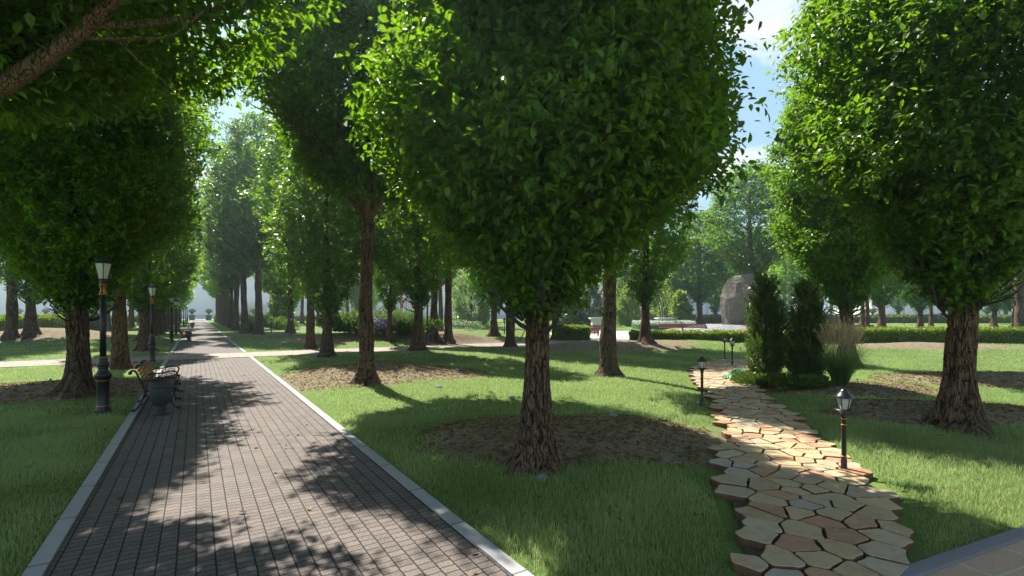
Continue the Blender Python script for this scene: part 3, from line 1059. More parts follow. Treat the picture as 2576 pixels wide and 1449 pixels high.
# leaning limbs that reach in over the top left corner
t = tree_B(106, Ht=8.6, Rm=3.7, r0=.28, fork=3.3, ncl=4700, per=20, L=.115, nt=80, nz=120, bark=.015, limbs=5, crown0=4.25, tl_up=1.3,
           extra=[([(0, 0, 3.1), (.55, .0, 3.8), (1.35, .05, 4.25), (2.1, .1, 4.85), (2.9, .1, 5.6), (3.6, .2, 6.6)], .125, .04),
                  ([(2.1, .1, 4.85), (2.6, .4, 5.05), (3.1, .7, 5.4), (3.6, .9, 5.9)], .045, .012),
                  ([(1.9, .1, 4.72), (2.4, .3, 4.82), (2.9, .2, 4.80), (3.3, .1, 5.0)], .024, .005),
                  ([(2.2, .1, 4.9), (2.4, .6, 4.6), (2.7, .9, 4.4)], .013, .004),
                  ([(2.0, .1, 4.8), (2.2, -.2, 5.1), (2.6, -.3, 5.2)], .016, .004),
                  ([(0, 0, 3.3), (.3, .1, 4.0), (1.0, .2, 5.2), (1.8, .2, 7)], .13, .05)])
t.location = (-6.45, 5.0, 0); mark(t, "tree whose thick sloping limbs cross the top corner above the front lamp", "tree", TREE_GROUP)
t = tree_A(107, Ht=9.9, Rm=2.0, r0=.235, ncl=4400, per=20, L=.11, nt=90, nz=160, bark=.014)
put(t, 2132, 925, .9, 1.08); mark(t, "sunlit full tree standing behind the plumed ornamental grass", "tree", TREE_GROUP)

# --- prototypes for the rest
protoA = [tree_A(201, Ht=9.8, Rm=2.05, r0=.22, ncl=1500, per=20, L=.145, lod=1, nt=48, nz=110, bark=.014),
          tree_A(202, Ht=9.4, Rm=1.95, r0=.23, ncl=1500, per=20, L=.145, lod=1, nt=48, nz=110, bark=.014)]
protoB = [tree_B(211, Ht=13.5, Rm=2.8, r0=.23, fork=4.0, ncl=2100, per=20, L=.15, lod=1, nt=48, nz=120, bark=.014),
          tree_B(212, Ht=13.0, Rm=2.7, r0=.22, fork=3.7, ncl=2100, per=20, L=.15, lod=1, nt=48, nz=120, bark=.014)]
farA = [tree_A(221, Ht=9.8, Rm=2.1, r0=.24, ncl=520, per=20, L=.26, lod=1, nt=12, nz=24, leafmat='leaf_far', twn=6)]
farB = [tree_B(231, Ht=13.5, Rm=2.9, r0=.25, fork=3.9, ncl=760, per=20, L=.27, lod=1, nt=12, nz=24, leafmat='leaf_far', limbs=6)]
used = set()


def place(protos, px, py, label, sc=1.0, group=TREE_GROUP, rz=None, at=None):
    k = random.randrange(len(protos)); p = protos[k]
    if p.name in used: o = copy_tree(p)
    else: o = p; used.add(p.name)
    if at is not None: o.location = (at[0], at[1], float(gh(at[0], at[1])))
    else: o.location = hit(px, py)
    o.rotation_euler = (0, 0, random.random() * 6.28 if rz is None else rz)
    o.scale = (sc, sc, sc) if not isinstance(sc, tuple) else sc
    mark(o, label, "tree", group)
    return o


A, B = protoA, protoB
place(B, 303, 925, "tall bare-boled tree between the front street lamp and the first bench", 1.0)
place(A, 367, 884, "low-crowned tree just behind the second street lamp", (1.15, 1.15, 1.0))
place(B, 28, 853, "tall forked tree before the tall clipped hedge, leftmost trunk in the photo", 1.2)
place(A, 79, 844, "low bushy tree against the tall clipped hedge, second trunk from the left", (1.35, 1.35, 1.15))
place(B, 781, 877, "slim tall trunk across the slab path, left of the pale-shooted low tree", .95)
place(A, 822, 899, "low-crowned tree with pale bare shoots at the edge of the slab path", (.98, .98, .96))
place(A, 981, 857, "small low-crowned tree with pale shoots in front of the lavender bed", (.68, .68, .92))
place(A, 1052, 882, "round low-crowned tree beside the lamp on the slab path", 1.0)
place(B, 1092, 849, "tall trunk in the middle lawn, just right of the slab-path lamp", 1.05)
place(B, 1128, 859, "tall trunk on the sunlit mound, first right of the slab-path lamp pair", 1.05)
place(B, 1108, 834, "thin distant trunk between two taller trunks of the middle lawn", 1.1)
place(A, 1242, 844, "small pale-shooted tree left of the middle tree's trunk, across the slab path", (1.2, 1.2, 1.1))
place(B, 1285, 874, "trunk half hidden behind the bole of the big middle tree", 1.05)
place(B, 1396, 853, "thin trunk seen beside the big middle tree, behind its bare shoots", .9)
place(A, 1624, 861, "rounded tree rising from the end of the clipped hedge", (1.05, 1.05, 1.05))
place(A, 1760, 822, "bright green tree behind the red bench and left of the boulder", (2.0, 2.0, 1.65))
place(B, 1888, 830, "tallest hazy tree, rising into the sky gap behind the boulder", (1.75, 1.75, 1.35))
place(B, 2063, 830, "tall bare trunk behind the clipped conifers", 1.15)
place(B, 2169, 828, "first of two thin trunks behind the sunlit hedge", 1.1)
place(B, 2181, 827, "second of two thin trunks behind the sunlit hedge", 1.05)
place(A, 2217, 833, "small fresh green tree left of the red bench behind the hedge", (1.15, 1.15, 1.0))
place(A, 2315, 827, "shaded low tree behind the long red bench", (1.3, 1.3, 1.1))
place(B, 2342, 824, "slim trunk beside the shaded low tree behind the red bench", 1.1)
place(A, 2500, 824, "low pale-shooted tree left of the lamp behind the sunlit hedge", (1.4, 1.4, 1.15))
place(A, 2553, 828, "low tree between the lamp and the tall trunk behind the sunlit hedge", (1.3, 1.3, 1.1))
place(B, 2566, 850, "tall trunk at the photo's right edge behind the hedge", 1.35)
# rows along the brick path
names = "first second third fourth fifth sixth seventh eighth ninth tenth eleventh twelfth".split()
for i, u in enumerate((42.8, 49.9, 60, 70, 79, 88, 97, 107, 118)):
    at = uv2xy(u, 4.1 - .5 * min(i, 1))
    place(B if i < 4 else farB, 0, 0, f"{names[i]} tall tree along the brick path's grassy side beyond the slab crossing", 1.3 if i < 3 else 1.15, at=at)
for i, u in enumerate((37.5, 45, 52.0, 58.5, 67, 76, 86, 97, 108, 119)):
    at = uv2xy(u, -2.7)
    place((A, B)[i % 2] if i < 4 else (farA, farB)[i % 2], 0, 0, f"{names[i]} tree in the row behind the street lamps beyond the slab crossing", 1.05, at=at)
# outer rows left of the path
lab = "distant trunk in the shaded lawn between the tall hedge and the lamp row"
for i, (px, py) in enumerate([(239, 826), (271, 829), (330, 824), (185, 820), (140, 817), (392, 826), (352, 815), (215, 812), (300, 812)]):
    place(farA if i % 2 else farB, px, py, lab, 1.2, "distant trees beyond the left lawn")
lab = "distant hazy tree on the lawn between the brick path and the plaza"
for i, (px, py) in enumerate([(682, 816), (731, 838), (705, 812), (760, 815), (800, 812), (845, 826), (899, 820), (930, 810), (1010, 815), (1060, 812), (1160, 815), (1190, 810), (1290, 812), (1345, 818), (1440, 812), (1540, 812), (1600, 810), (1660, 812)]):
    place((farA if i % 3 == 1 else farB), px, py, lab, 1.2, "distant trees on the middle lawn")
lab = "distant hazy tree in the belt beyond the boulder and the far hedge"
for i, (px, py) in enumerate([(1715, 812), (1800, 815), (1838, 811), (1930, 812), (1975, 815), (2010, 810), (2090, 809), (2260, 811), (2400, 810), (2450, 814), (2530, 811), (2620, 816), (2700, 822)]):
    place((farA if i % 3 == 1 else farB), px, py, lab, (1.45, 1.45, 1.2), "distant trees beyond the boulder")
for p in A + B + farA + farB:
    if p.name not in used:
        for ch in list(p.children): bpy.data.objects.remove(ch)
        bpy.data.objects.remove(p)


# ------------------------------------------------------------------ conifers, shrubs, hedges
def leafy(name, P, O, L, mat, parent=None, g=RNG, up=.3, lod=1, wr=.4, jit=.5):
    m = len(P)
    ax = O * .8 + np.array([0, 0, up]) + rand_unit(g, m) * jit
    nr = O + rand_unit(g, m) * .8
    LL = L * (.6 + .8 * g.random(m))
    X, Fc, Cc = leaves_np(P, ax, nr, LL, g, lod, wr)
    return link(name, np_mesh(name, X, Fc, False, Cc), mat, parent)


def conifer(name, loc, H, Rm, n, L, mat, label, group=None, seed=1, taper=.85, bulges=9, z0=.05, cat="shrub"):
    g = np.random.default_rng(seed)
    root = empty(name, loc)
    mb = MB(); mb.tube([(0, 0, -.1), (0, 0, H * .5), (0, 0, H * .9)], [Rm * .09, Rm * .06, .01], 8)
    mb.build("trunk", M['bark'], root)
    # upright plumes: many small spindles
    nc = 150 if H > 3 else 420
    h = g.random(nc) ** 1.1; th = g.random(nc) * 6.28
    prof = lambda h: np.clip((1 - h) ** taper * (.70 + 1.1 * h) + .03, 0, 1)
    rr = Rm * prof(h) * (.45 + .45 * g.random(nc) ** .5)
    C = np.stack([rr * np.cos(th), rr * np.sin(th), z0 + h * H * .9], -1)
    D = norm(np.stack([np.cos(th) * .55, np.sin(th) * .55, np.full(nc, .9)], -1) + rand_unit(g, nc) * .22)
    sl = H * .10 * (.7 + .6 * g.random(nc)); sr = Rm * .27 * (.7 + .6 * g.random(nc)) * (.35 + .65 * (1 - h))
    k = n // nc
    t = g.random((nc, k)) * 2 - .6
    wid = np.clip(1 - np.abs(t - .1) / 1.35, .08, 1)
    o3 = rand_unit(g, nc * k).reshape(nc, k, 3)
    P = C[:, None] + D[:, None] * (t * sl[:, None])[..., None] + o3 * (sr[:, None] * wid * g.random((nc, k)) ** .3)[..., None]
    P = P.reshape(-1, 3); keep = P[:, 2] > .0
    O = norm(D[:, None] * .9 + o3 * .8).reshape(-1, 3)
    leafy("foliage", P[keep], O[keep], L, mat, root, g, .35, 1, .35, .45)
    mark(root, label, cat, group)
    return root


c1 = hit(1926, 962)
conifer("cypress_bush", c1, 2.95, .50, 60000, .050, M['thuja'], "taller dark green upright conifer beside the hosta on the flagstone path", "upright conifers", 3)
c2 = hit(2030, 962)
conifer("cypress_bush", c2, 2.6, .48, 56000, .050, M['thuja'], "shorter upright conifer next to the plumed ornamental grass", "upright conifers", 4)


def mound_shrub(name, loc, rx, ry, rz, n, L, mat, label, group=None, seed=1, cat="shrub", flower=None, up=.6, wr=.5, lumps=14):
    g = np.random.default_rng(seed)
    root = empty(name, loc)
    mb = MB(); mb.tube([(0, 0, -.05), (.02, 0, rz * .35), (0, .02, rz * .7)], [.03, .02, .008], 6); mb.build("stem", M['bark'], root)
    lc = np.stack([(g.random(lumps) * 2 - 1) * rx * .62, (g.random(lumps) * 2 - 1) * ry * .62, g.random(lumps) * rz * .45], -1)
    lr = .38 + .25 * g.random(lumps)
    idx = g.integers(0, lumps, n)
    o = rand_unit(g, n); o[:, 2] = np.abs(o[:, 2]) * .9 + .02
    s = (g.random(n) ** .3)[:, None]
    P = lc[idx] + o * lr[idx][:, None] * s * np.array([rx, ry, rz])
    P[:, 2] = np.maximum(P[:, 2], .01)
    leafy("foliage", P, norm(o), L, mat, root, g, up, 1, wr)
    if flower:
        m = flower[1]
        idx = g.integers(0, lumps, m); o = rand_unit(g, m); o[:, 2] = np.abs(o[:, 2])
        P = lc[idx] + o * lr[idx][:, None] * 1.05 * np.array([rx, ry, rz])
        leafy("blossom", P, norm(o), flower[2], flower[0], root, g, 1.2, 1, .4)
    mark(root, label, cat, group)
    return root


x, y, z = hit(1905, 968)
mound_shrub("juniper", (x, y - .15, z), .62, .55, .34, 9000, .075, M['thuja'], "low spreading juniper at the foot of the taller upright conifer", "spreading junipers", 5, up=.3, wr=.3)
x, y, z = hit(2010, 975)
mound_shrub("juniper", (x, y - .1, z), .75, .5, .36, 10000, .075, M['thuja'], "low spreading juniper between the two upright conifers and the lawn", "spreading junipers", 6, up=.3, wr=.3)


def reed(loc, H, rad, nb, npl, label, group, seed, pl='plume', wid=.010):
    g = np.random.default_rng(seed)
    root = empty("ornamental_grass", loc)
    def arcs(n, H, spread, w, hv):
        a = g.random(n) * 6.28; r0 = g.random(n) ** .5 * rad * .28
        s = spread * g.random(n) ** .8; h = H * (1 - hv * g.random(n))
        K = 6; pts = []
        wa = a + g.normal(size=n) * .5
        for i in range(K):
            t = i / (K - 1)
            rr = r0 + s * t ** 1.7
            z = h * (t - .18 * (s / max(spread, 1e-6)) * t ** 3)
            w_ = w * (1 - .9 * t)
            cx, cy = rr * np.cos(a), rr * np.sin(a)
            dx, dy = np.cos(wa) * w_, np.sin(wa) * w_
            pts.append(np.stack([cx - dx, cy - dy, z], -1)); pts.append(np.stack([cx + dx, cy + dy, z], -1))
        X = np.stack(pts, 1)
        b = np.arange(n)[:, None] * (2 * K)
        F_ = np.concatenate([b + np.array([[2 * i, 2 * i + 1, 2 * i + 3, 2 * i + 2]]) for i in range(K - 1)])
        c = np.ones((n, 2 * K, 4), np.float32); c[:, :, 0] = g.random(n)[:, None]; c[:, :, 1] = 0
        return X.reshape(-1, 3), F_, c.reshape(-1, 4), (a, r0, s, h)
    X, F_, C_, _ = arcs(nb, H * .72, rad, wid * .5, .45)
    link("blades", np_mesh("blades", X, F_, False, C_), M['reed'], root)
    X1, F1, C1, (a, r0, s, h) = arcs(npl, H, rad * .75, .0025, .22)
    # feathery tips
    tt = .72 + .28 * g.random((npl, 26)); rr = r0[:, None] + s[:, None] * tt ** 1.7
    zz = h[:, None] * (tt - .18 * (s / (rad * .75))[:, None] * tt ** 3)
    P = np.stack([rr * np.cos(a)[:, None], rr * np.sin(a)[:, None], zz], -1).reshape(-1, 3) + g.normal(size=(npl * 26, 3)) * .006
    O = np.tile(np.array([[0, 0, 1.0]]), (len(P), 1)) + rand_unit(g, len(P)) * .2
    X2, F2, C2 = leaves_np(P, O, rand_unit(g, len(P)), np.full(len(P), .055), g, 1, .22)
    V_, Fm, Cm = merge([(X1, F1, C1), (X2, F2, C2)])
    link("plumes", np_mesh("plumes", V_, Fm, False, Cm), M[pl], root)
    mark(root, label, "ornamental grass", group)
    return root


reed(hit(2114, 966), 1.68, .62, 1100, 240, "tall feather-plumed grass clump beside the upright conifers, sunlit tan plumes", "ornamental grasses", 21)
reed(hit(638, 838), 3.3, 1.6, 500, 200, "orange-tipped grass clump between trunks beside the brick path", "ornamental grasses", 22, wid=.05)
reed(hit(950, 832), 3.2, 2.0, 500, 220, "tan-tipped grass clump behind the lavender bed", "ornamental grasses", 23, wid=.05)
reed(hit(1018, 842), 2.9, 1.5, 600, 160, "pinkish-plumed grass clump left of the slab-path lamp", "ornamental grasses", 24, 'pinkplume', wid=.045)


def hosta(loc, label, group, rad, n, seed):
    g = np.random.default_rng(seed)
    root = empty("hosta", loc); mb = MB()
    V_ = []; Q = []; C = []
    for i in range(n):
        a = g.random() * 6.28; ring = g.random() ** .7
        L = .19 * (.8 + .5 * g.random()); W = L * .42
        st = Vector((math.cos(a), math.sin(a), 0)); r = rad * ring * .75
        z = .34 * (1 - ring * .65)
        base = st * r + Vector((0, 0, z)); pitch = -.1 - ring * .7
        d = Vector((math.cos(a) * math.cos(pitch), math.sin(a) * math.cos(pitch), math.sin(pitch))); sd = Vector((-math.sin(a), math.cos(a), 0)); up = sd.cross(d) * -1
        cols = []
        b = len(V_)
        for j, (t, w) in enumerate([(0, .25), (.2, .85), (.45, 1), (.7, .75), (.88, .35), (1, .02)]):
            for s in (-1, 0, 1):
                V_.append(tuple(base + d * (L * t) + sd * (W * w * s) + up * (abs(s) * .018 - .05 * t * t)))
                C.append((.25 + .6 * ((s == 0) * .2 + g.random() * .5 + .3), .0, 0, 1))
        for j in range(5):
            for s in range(2): Q.append((b + j * 3 + s, b + j * 3 + s + 1, b + j * 3 + s + 4, b + j * 3 + s + 3))
        mb.tube([(0, 0, 0), tuple(base * .5 + Vector((0, 0, .05))), tuple(base)], .004, 4)
    link("foliage", np_mesh("foliage", np.array(V_), np.array(Q), True, np.array(C)), M['hosta'], root)
    mb.build("stem", M['reed'], root)
    mark(root, label, "plant", group)


hosta(hit(1862, 958), "mint green broad-leaved hosta clump overhanging the flagstones", "hostas", .58, 130, 31)
hosta(hit(1898, 921), "smaller broad-leaved hosta in shade behind the taller conifer", "hostas", .3, 40, 32)


def hedge(name, p0, p1, wid, H, n, L, mat, label, group, seed, core=True):
    """p0,p1 ground points; clipped hedge"""
    g = np.random.default_rng(seed)
    p0 = np.array(p0, float); p1 = np.array(p1, float)
    c = (p0 + p1) / 2; LL = np.linalg.norm(p1 - p0); a = math.atan2(p1[1] - p0[1], p1[0] - p0[0])
    root = empty(name, (c[0], c[1], float(gh(c[0], c[1])) * .3), a)
    areas = np.array([LL * wid, LL * H, LL * H, wid * H, wid * H]); side = g.choice(5, n, p=areas / areas.sum())
    s, t = g.random(n), g.random(n)
    P = np.zeros((n, 3)); O = np.zeros((n, 3))
    m = side == 0; P[m] = np.stack([(s[m] - .5) * LL, (t[m] - .5) * wid, np.full(m.sum(), H)], -1); O[m] = (0, 0, 1)
    for q, sg in ((1, -1), (2, 1)):
        m = side == q; P[m] = np.stack([(s[m] - .5) * LL, np.full(m.sum(), sg * wid / 2), t[m] * H], -1); O[m] = (0, sg, .2)
    for q, sg in ((3, -1), (4, 1)):
        m = side == q; P[m] = np.stack([np.full(m.sum(), sg * LL / 2), (s[m] - .5) * wid, t[m] * H], -1); O[m] = (sg, 0, .2)
    P += rand_unit(g, n) * .05 + (O * (g.random(n)[:, None] - .7) * .14)
    P += O * (.03 * np.sin(P[:, :1] * 5) + .03 * np.sin(P[:, 2:3] * 9 + P[:, :1] * 2))
    P[:, 2] = np.maximum(P[:, 2], -.1)
    leafy("foliage", P, O, L, mat, root, g, .15, 1, .6, 1.0)
    # stray shoots above the clipped top
    k = int(LL * 5)
    Q = np.stack([(g.random(k) - .5) * LL, (g.random(k) - .5) * wid, np.full(k, H)], -1)
    dp = MB()
    for q in Q[:120]:
        dp.tube([tuple(q), (q[0] + g.normal() * .03, q[1] + g.normal() * .03, q[2] + .06 + .1 * g.random())], [.006, .003], 4)
    QQ = np.repeat(Q, 8, 0) + g.normal(size=(k * 8, 3)) * np.array([.04, .04, .05]) + np.array([0, 0, .09])
    leafy("stray_leaves", QQ, norm(rand_unit(g, len(QQ)) + np.array([0, 0, .6])), L * .9, mat, root, g, .4, 1, .6)
    mb = MB(); mb.box((0, 0, H * .46), (LL - .16, wid - .16, H * .86)); mb.build("dark_core", M['soil'], root)  # solid dark box filling the hedge behind its leaves
    mark(root, label, "hedge", group)
    return root


HG = "clipped hedges"
hedge("hedge", (7.6, 31.6), (17.2, 30.6), 1.1, .66, 26000, .095, M['hedge'], "low clipped hedge between the rounded tree and the upright conifers", HG, 41)
hedge("hedge", (19.5, 30.5), (34, 30.6), 1.1, .86, 40000, .10, M['hedge'], "sunlit yellow-green clipped hedge in front of the long red bench", HG, 42)
hedge("hedge", (3.1, 34.6), (5.3, 34.3), 1.0, .92, 9000, .10, M['hedge'], "short block of hedge at the slab path's end beside the plaza bench", HG, 43)
pL0 = flat(-60, 858); pL1 = flat(246, 833)
hedge("hedge", pL0, pL1, 1.2, 1.55, 36000, .13, M['hedge'], "tall clipped hedge behind the two trees at the photo's left edge", HG, 44)
hedge("hedge", (62, 92), (140, 88), 1.6, 1.3, 14000, .3, M['hedge'], "long far hedge behind the red benches along the pale building", HG, 45)
hedge("hedge", uv2xy(124, 3.4), uv2xy(124, 40), 1.6, 1.2, 9000, .3, M['hedge'], "far boundary hedge on the plaza side of the brick path's end", HG, 46)
hedge("hedge", uv2xy(124, -3.4), uv2xy(124, -40), 1.6, 1.2, 9000, .3, M['hedge'], "far boundary hedge on the lamp side of the brick path's end", HG, 47)
hedge("hedge", (24, 84), (56, 86), 1.6, 1.3, 9000, .3, M['hedge'], "far hedge behind the boulder and its cobbled apron", HG, 48)


def small(px, py, name, rx, rz, n, L, mat, label, seed, group=None, flower=None, cat="shrub"):
    return mound_shrub(name, hit(px, py), rx, rx * .8, rz, n, L, mat, label, group, seed, cat, flower)


SG = "rounded shrubs in the middle beds"
small(865, 838, "round_shrub", 1.7, 1.7, 4500, .16, M['shrub'], "rounded yellow-green shrub behind the slim skewed trunk", 51, SG)
small(893, 842, "round_shrub", 1.2, 1.1, 3500, .14, M['shrub'], "small pale green shrub beside the garden lamp of the middle bed", 52, SG)
small(1050, 842, "round_shrub", 1.5, 1.1, 3500, .15, M['shrub'], "low light green shrub at the foot of the pinkish plumed grass", 53, SG)
small(985, 838, "round_shrub", 1.7, 1.6, 3500, .16, M['shrub'], "darker shrub between the lavender and the slab-path lamp", 54, SG)
small(700, 830, "round_shrub", 2.0, 1.6, 3500, .2, M['shrub'], "pale shrub right of the orange-tipped grass clump", 55, SG)
small(958, 842, "lavender_clump", 1.4, 1.1, 2500, .13, M['shrub'], "purple lavender bed in front of the tan-tipped grass", 56, "flower clumps", (M['lavender'], 3500, .14), "flowers")
small(918, 843, "phlox_clump", 1.0, 1.3, 1800, .13, M['shrub'], "pale mauve flower clump beside the tall fork-limbed tree's trunk", 57, "flower clumps", (M['white_flower'], 900, .10), "flowers")
small(722, 827, "phlox_clump", 1.5, 1.1, 1800, .16, M['shrub'], "pale lilac flowers by the far garden lamps", 58, "flower clumps", (M['lavender'], 1400, .14), "flowers")
small(1170, 826, "phlox_clump", 2.2, .9, 1800, .2, M['shrub'], "white flowers under the pale pine in the middle lawn", 59, "flower clumps", (M['white_flower'], 1200, .16), "flowers")
# white flower bed on the plaza
g = np.random.default_rng(60)
root = empty("flower_bed", (17.3, 57.0, 0))
P = np.stack([(g.random(9000) - .5) * 6.5, (g.random(9000) - .5) * 3, g.random(9000) * .55], -1)
leafy("foliage", P, norm(rand_unit(g, 9000) + np.array([0, 0, .5])), .16, M['hosta'], root, g)
P = np.stack([(g.random(9000) - .5) * 6.5, (g.random(9000) - .5) * 3, .5 + g.random(9000) * .45], -1)
leafy("blossom", P, norm(rand_unit(g, 9000) + np.array([0, 0, .5])), .13, M['white_flower'], root, g, wr=.8)
mark(root, "bed of dense white flowers on the plaza beyond the rounded tree", "flower bed")
# thujas behind the plaza and pine, willow
CG = "conifers behind the plaza"
for i, (px, py, H, Rr, lb) in enumerate([(1483, 822, 6.4, 2.0, "dark conifer behind the iron arch's first pedestal"),
                                        (1580, 822, 5.4, 1.9, "yellow-green conifer behind the white flower bed"),
                                        (1555, 818, 7.2, 1.8, "bright slim conifer seen beside the straight tall trunk"),
                                        (1690, 822, 6.9, 2.0, "tall yellow-green conifer right of the arch's second pedestal"),
                                        (1712, 824, 4.6, 1.6, "shorter conifer beside the red bench left of the boulder"),
                                        (1650, 819, 5.6, 1.9, "conifer behind the arch's second pedestal"),
                                        (705, 828, 5.2, 1.5, "narrow conifer beside the orange-tipped grass clump"),
                                        (1430, 822, 5.2, 2.2, "dark conifer behind the short hedge block")]):
    x, y = flat(px, py)
    conifer("conifer", (x, y, 0), H, Rr, 6500, .34, M['thuja_light'] if i not in (0, 7) else M['thuja'], lb, CG, 70 + i, .8, cat="conifer")
x, y = flat(1185, 822)
conifer("pine_tree", (x, y, 0), 8.5, 3.0, 8000, .42, M['willow'], "pale feathery pine in the sunlit middle lawn", None, 81, .7, cat="tree")
x, y = flat(872, 823)


def willow(loc, label, seed):
    g = np.random.default_rng(seed)
    root = empty("weeping_willow", loc)
    mb = MB(); mb.tube([(0, 0, -.2), (.1, 0, 2.5), (0, .1, 5.5)], [.3, .22, .08], 10)
    for i in range(10):
        a = i * .63; mb.tube(smooth_path([(0, 0, 3.5 + .15 * i), (math.cos(a) * 1.2, math.sin(a) * 1.2, 6), (math.cos(a) * 2.6, math.sin(a) * 2.6, 5.8)], 4), [.08 - .005 * k for k in range(9)], 6)
    mb.build("trunk", M['bark'], root)
    n = 260; k = 46
    a = g.random(n) * 6.28; r = 3.4 * g.random(n) ** .5; top = 7.4 - r ** 2 * .16 + g.random(n) * .5; ln = 2.5 + 2.6 * g.random(n)
    t = g.random((n, k))
    P = np.stack([(r * np.cos(a))[:, None] * (1 + .12 * t), (r * np.sin(a))[:, None] * (1 + .12 * t), top[:, None] - ln[:, None] * t], -1).reshape(-1, 3) + g.normal(size=(n * k, 3)) * .07
    O = np.tile(np.array([[0, 0, -1.0]]), (len(P), 1)) + rand_unit(g, len(P)) * .3
    X, Fc, Cc = leaves_np(P, O, rand_unit(g, len(P)), np.full(len(P), .3), g, 1, .3)
    link("crown", np_mesh("crown", X, Fc, False, Cc), M['willow'], root)
    mark(root, label, "tree", TREE_GROUP)


willow((x, y, 0), "weeping willow with hanging pale strands behind the middle beds", 82)


# ------------------------------------------------------------------ street furniture
def hexring(mb, r0, z0, r1, z1, n=6, rot=0):
    mb.lathe([(r0, z0), (r1, z1)], n, smooth=False, rot=rot)


def make_lamp():
    root = empty("street_lamp", (0, 0, 0))
    mb = MB()
    mb.lathe([(.125, -.1), (.125, .05), (.112, .07), (.108, .11), (.100, .13), (.098, .6), (.110, .62), (.138, .69), (.140, .71), (.100, .76), (.076, .82), (.078, .84), (.088, .85), (.078, .86),
              (.092, .88), (.100, .905), (.092, .94), (.070, .96), (.078, .975), (.070, .99), (.078, 1.01), (.070, 1.04), (.055, 1.06)], 24, (.16, .58, 12, .06))
    mb.lathe([(.054, 1.05), (.050, 2.24)], 20, (1.05, 2.3, 10, .10))
    mb.lathe([(.045, 2.24), (.034, 2.29), (.030, 2.34), (.040, 2.39), (.046, 2.43), (.060, 2.45), (.062, 2.47), (.045, 2.50), (.080, 2.525)], 16)
    mb.build("post", M['iron'], root)
    for r, z in ((.102, .12), (.102, .605), (.074, 1.045), (.060, 2.245), (.060, 2.43)):
        mb = MB(); mb.lathe([(r - .004, z - .010), (r + .003, z - .006), (r + .003, z + .006), (r - .004, z + .010)], 24)
        mb.build("gilt_ring", M['gold'], root)
    mb = MB()
    for k in range(4):
        a = k * math.pi / 2 + .4
        mb.tube([(.047 * math.cos(a), .047 * math.sin(a), 2.255), (.040 * math.cos(a), .040 * math.sin(a), 2.29), (.034 * math.cos(a), .034 * math.sin(a), 2.34), (.050 * math.cos(a), .050 * math.sin(a), 2.42)], [.014, .016, .006, .012], 6)
    mb.build("gilt_scrollwork", M['gold'], root)
    rb, rt, zb, zt = .082, .150, 2.53, 2.835
    fr = MB()
    for k in range(6):
        a = k * math.pi / 3
        fr.tube([(rb * math.cos(a), rb * math.sin(a), zb), (rt * math.cos(a), rt * math.sin(a), zt)], .0085, 5)
    for rr, zz in ((rb, zb), (rt, zt)):
        fr.tube([(rr * math.cos(k * math.pi / 3), rr * math.sin(k * math.pi / 3), zz) for k in range(7)], .010, 5)
    ln = fr.build("lantern", M['iron'], root)
    mb = MB(); mb.lathe([(rb * .93, zb + .005), (rt * .95, zt - .005)], 6, smooth=False)
    mb.build("pane", M['glass'], ln)
    mb = MB(); mb.lathe([(.172, 2.835), (.176, 2.845), (.135, 2.875), (.130, 2.89), (.110, 2.915), (.100, 2.925), (.045, 2.965), (.012, 2.975), (.016, 2.99), (.004, 3.02)], 6, smooth=False)
    mb.build("roof", M['iron'], ln)
    return root


def make_small_lamp():
    root = empty("garden_lamp", (0, 0, 0)); mb = MB()
    mb.lathe([(.055, -.1), (.055, .015), (.040, .05), (.034, .09), (.032, .12), (.034, .16), (.028, .18), (.026, .20), (.026, .66), (.034, .67), (.034, .69), (.030, .70), (.052, .735), (.100, .755), (.102, .762), (.055, .768)], 18)
    mb.build("post", M['iron'], root)
    for z in (.21, .585, .655):
        mb = MB(); mb.lathe([(.025, z - .006), (.031, z - .004), (.031, z + .004), (.025, z + .006)], 18)
        mb.build("gilt_ring", M['gold'], root)
    rb, rt, zb, zt = .058, .088, .768, .905
    fr = MB()
    for k in range(6):
        a = k * math.pi / 3 + .52
        fr.tube([(rb * math.cos(a), rb * math.sin(a), zb), (rt * math.cos(a), rt * math.sin(a), zt)], .0055, 5)
    fr.tube([(rt * math.cos(k * math.pi / 3 + .52), rt * math.sin(k * math.pi / 3 + .52), zt) for k in range(7)], .007, 5)
    ln = fr.build("lantern", M['iron'], root)
    mb = MB(); mb.lathe([(rb * .93, zb + .002), (rt * .94, zt - .003)], 6, smooth=False, rot=.52); mb.build("pane", M['glass'], ln)
    mb = MB(); mb.lathe([(.112, .902), (.114, .908), (.075, .935), (.070, .95), (.050, .963), (.048, .978), (.030, .992), (.026, 1.0), (.004, 1.006)], 12); mb.build("roof", M['iron'], ln)
    return root


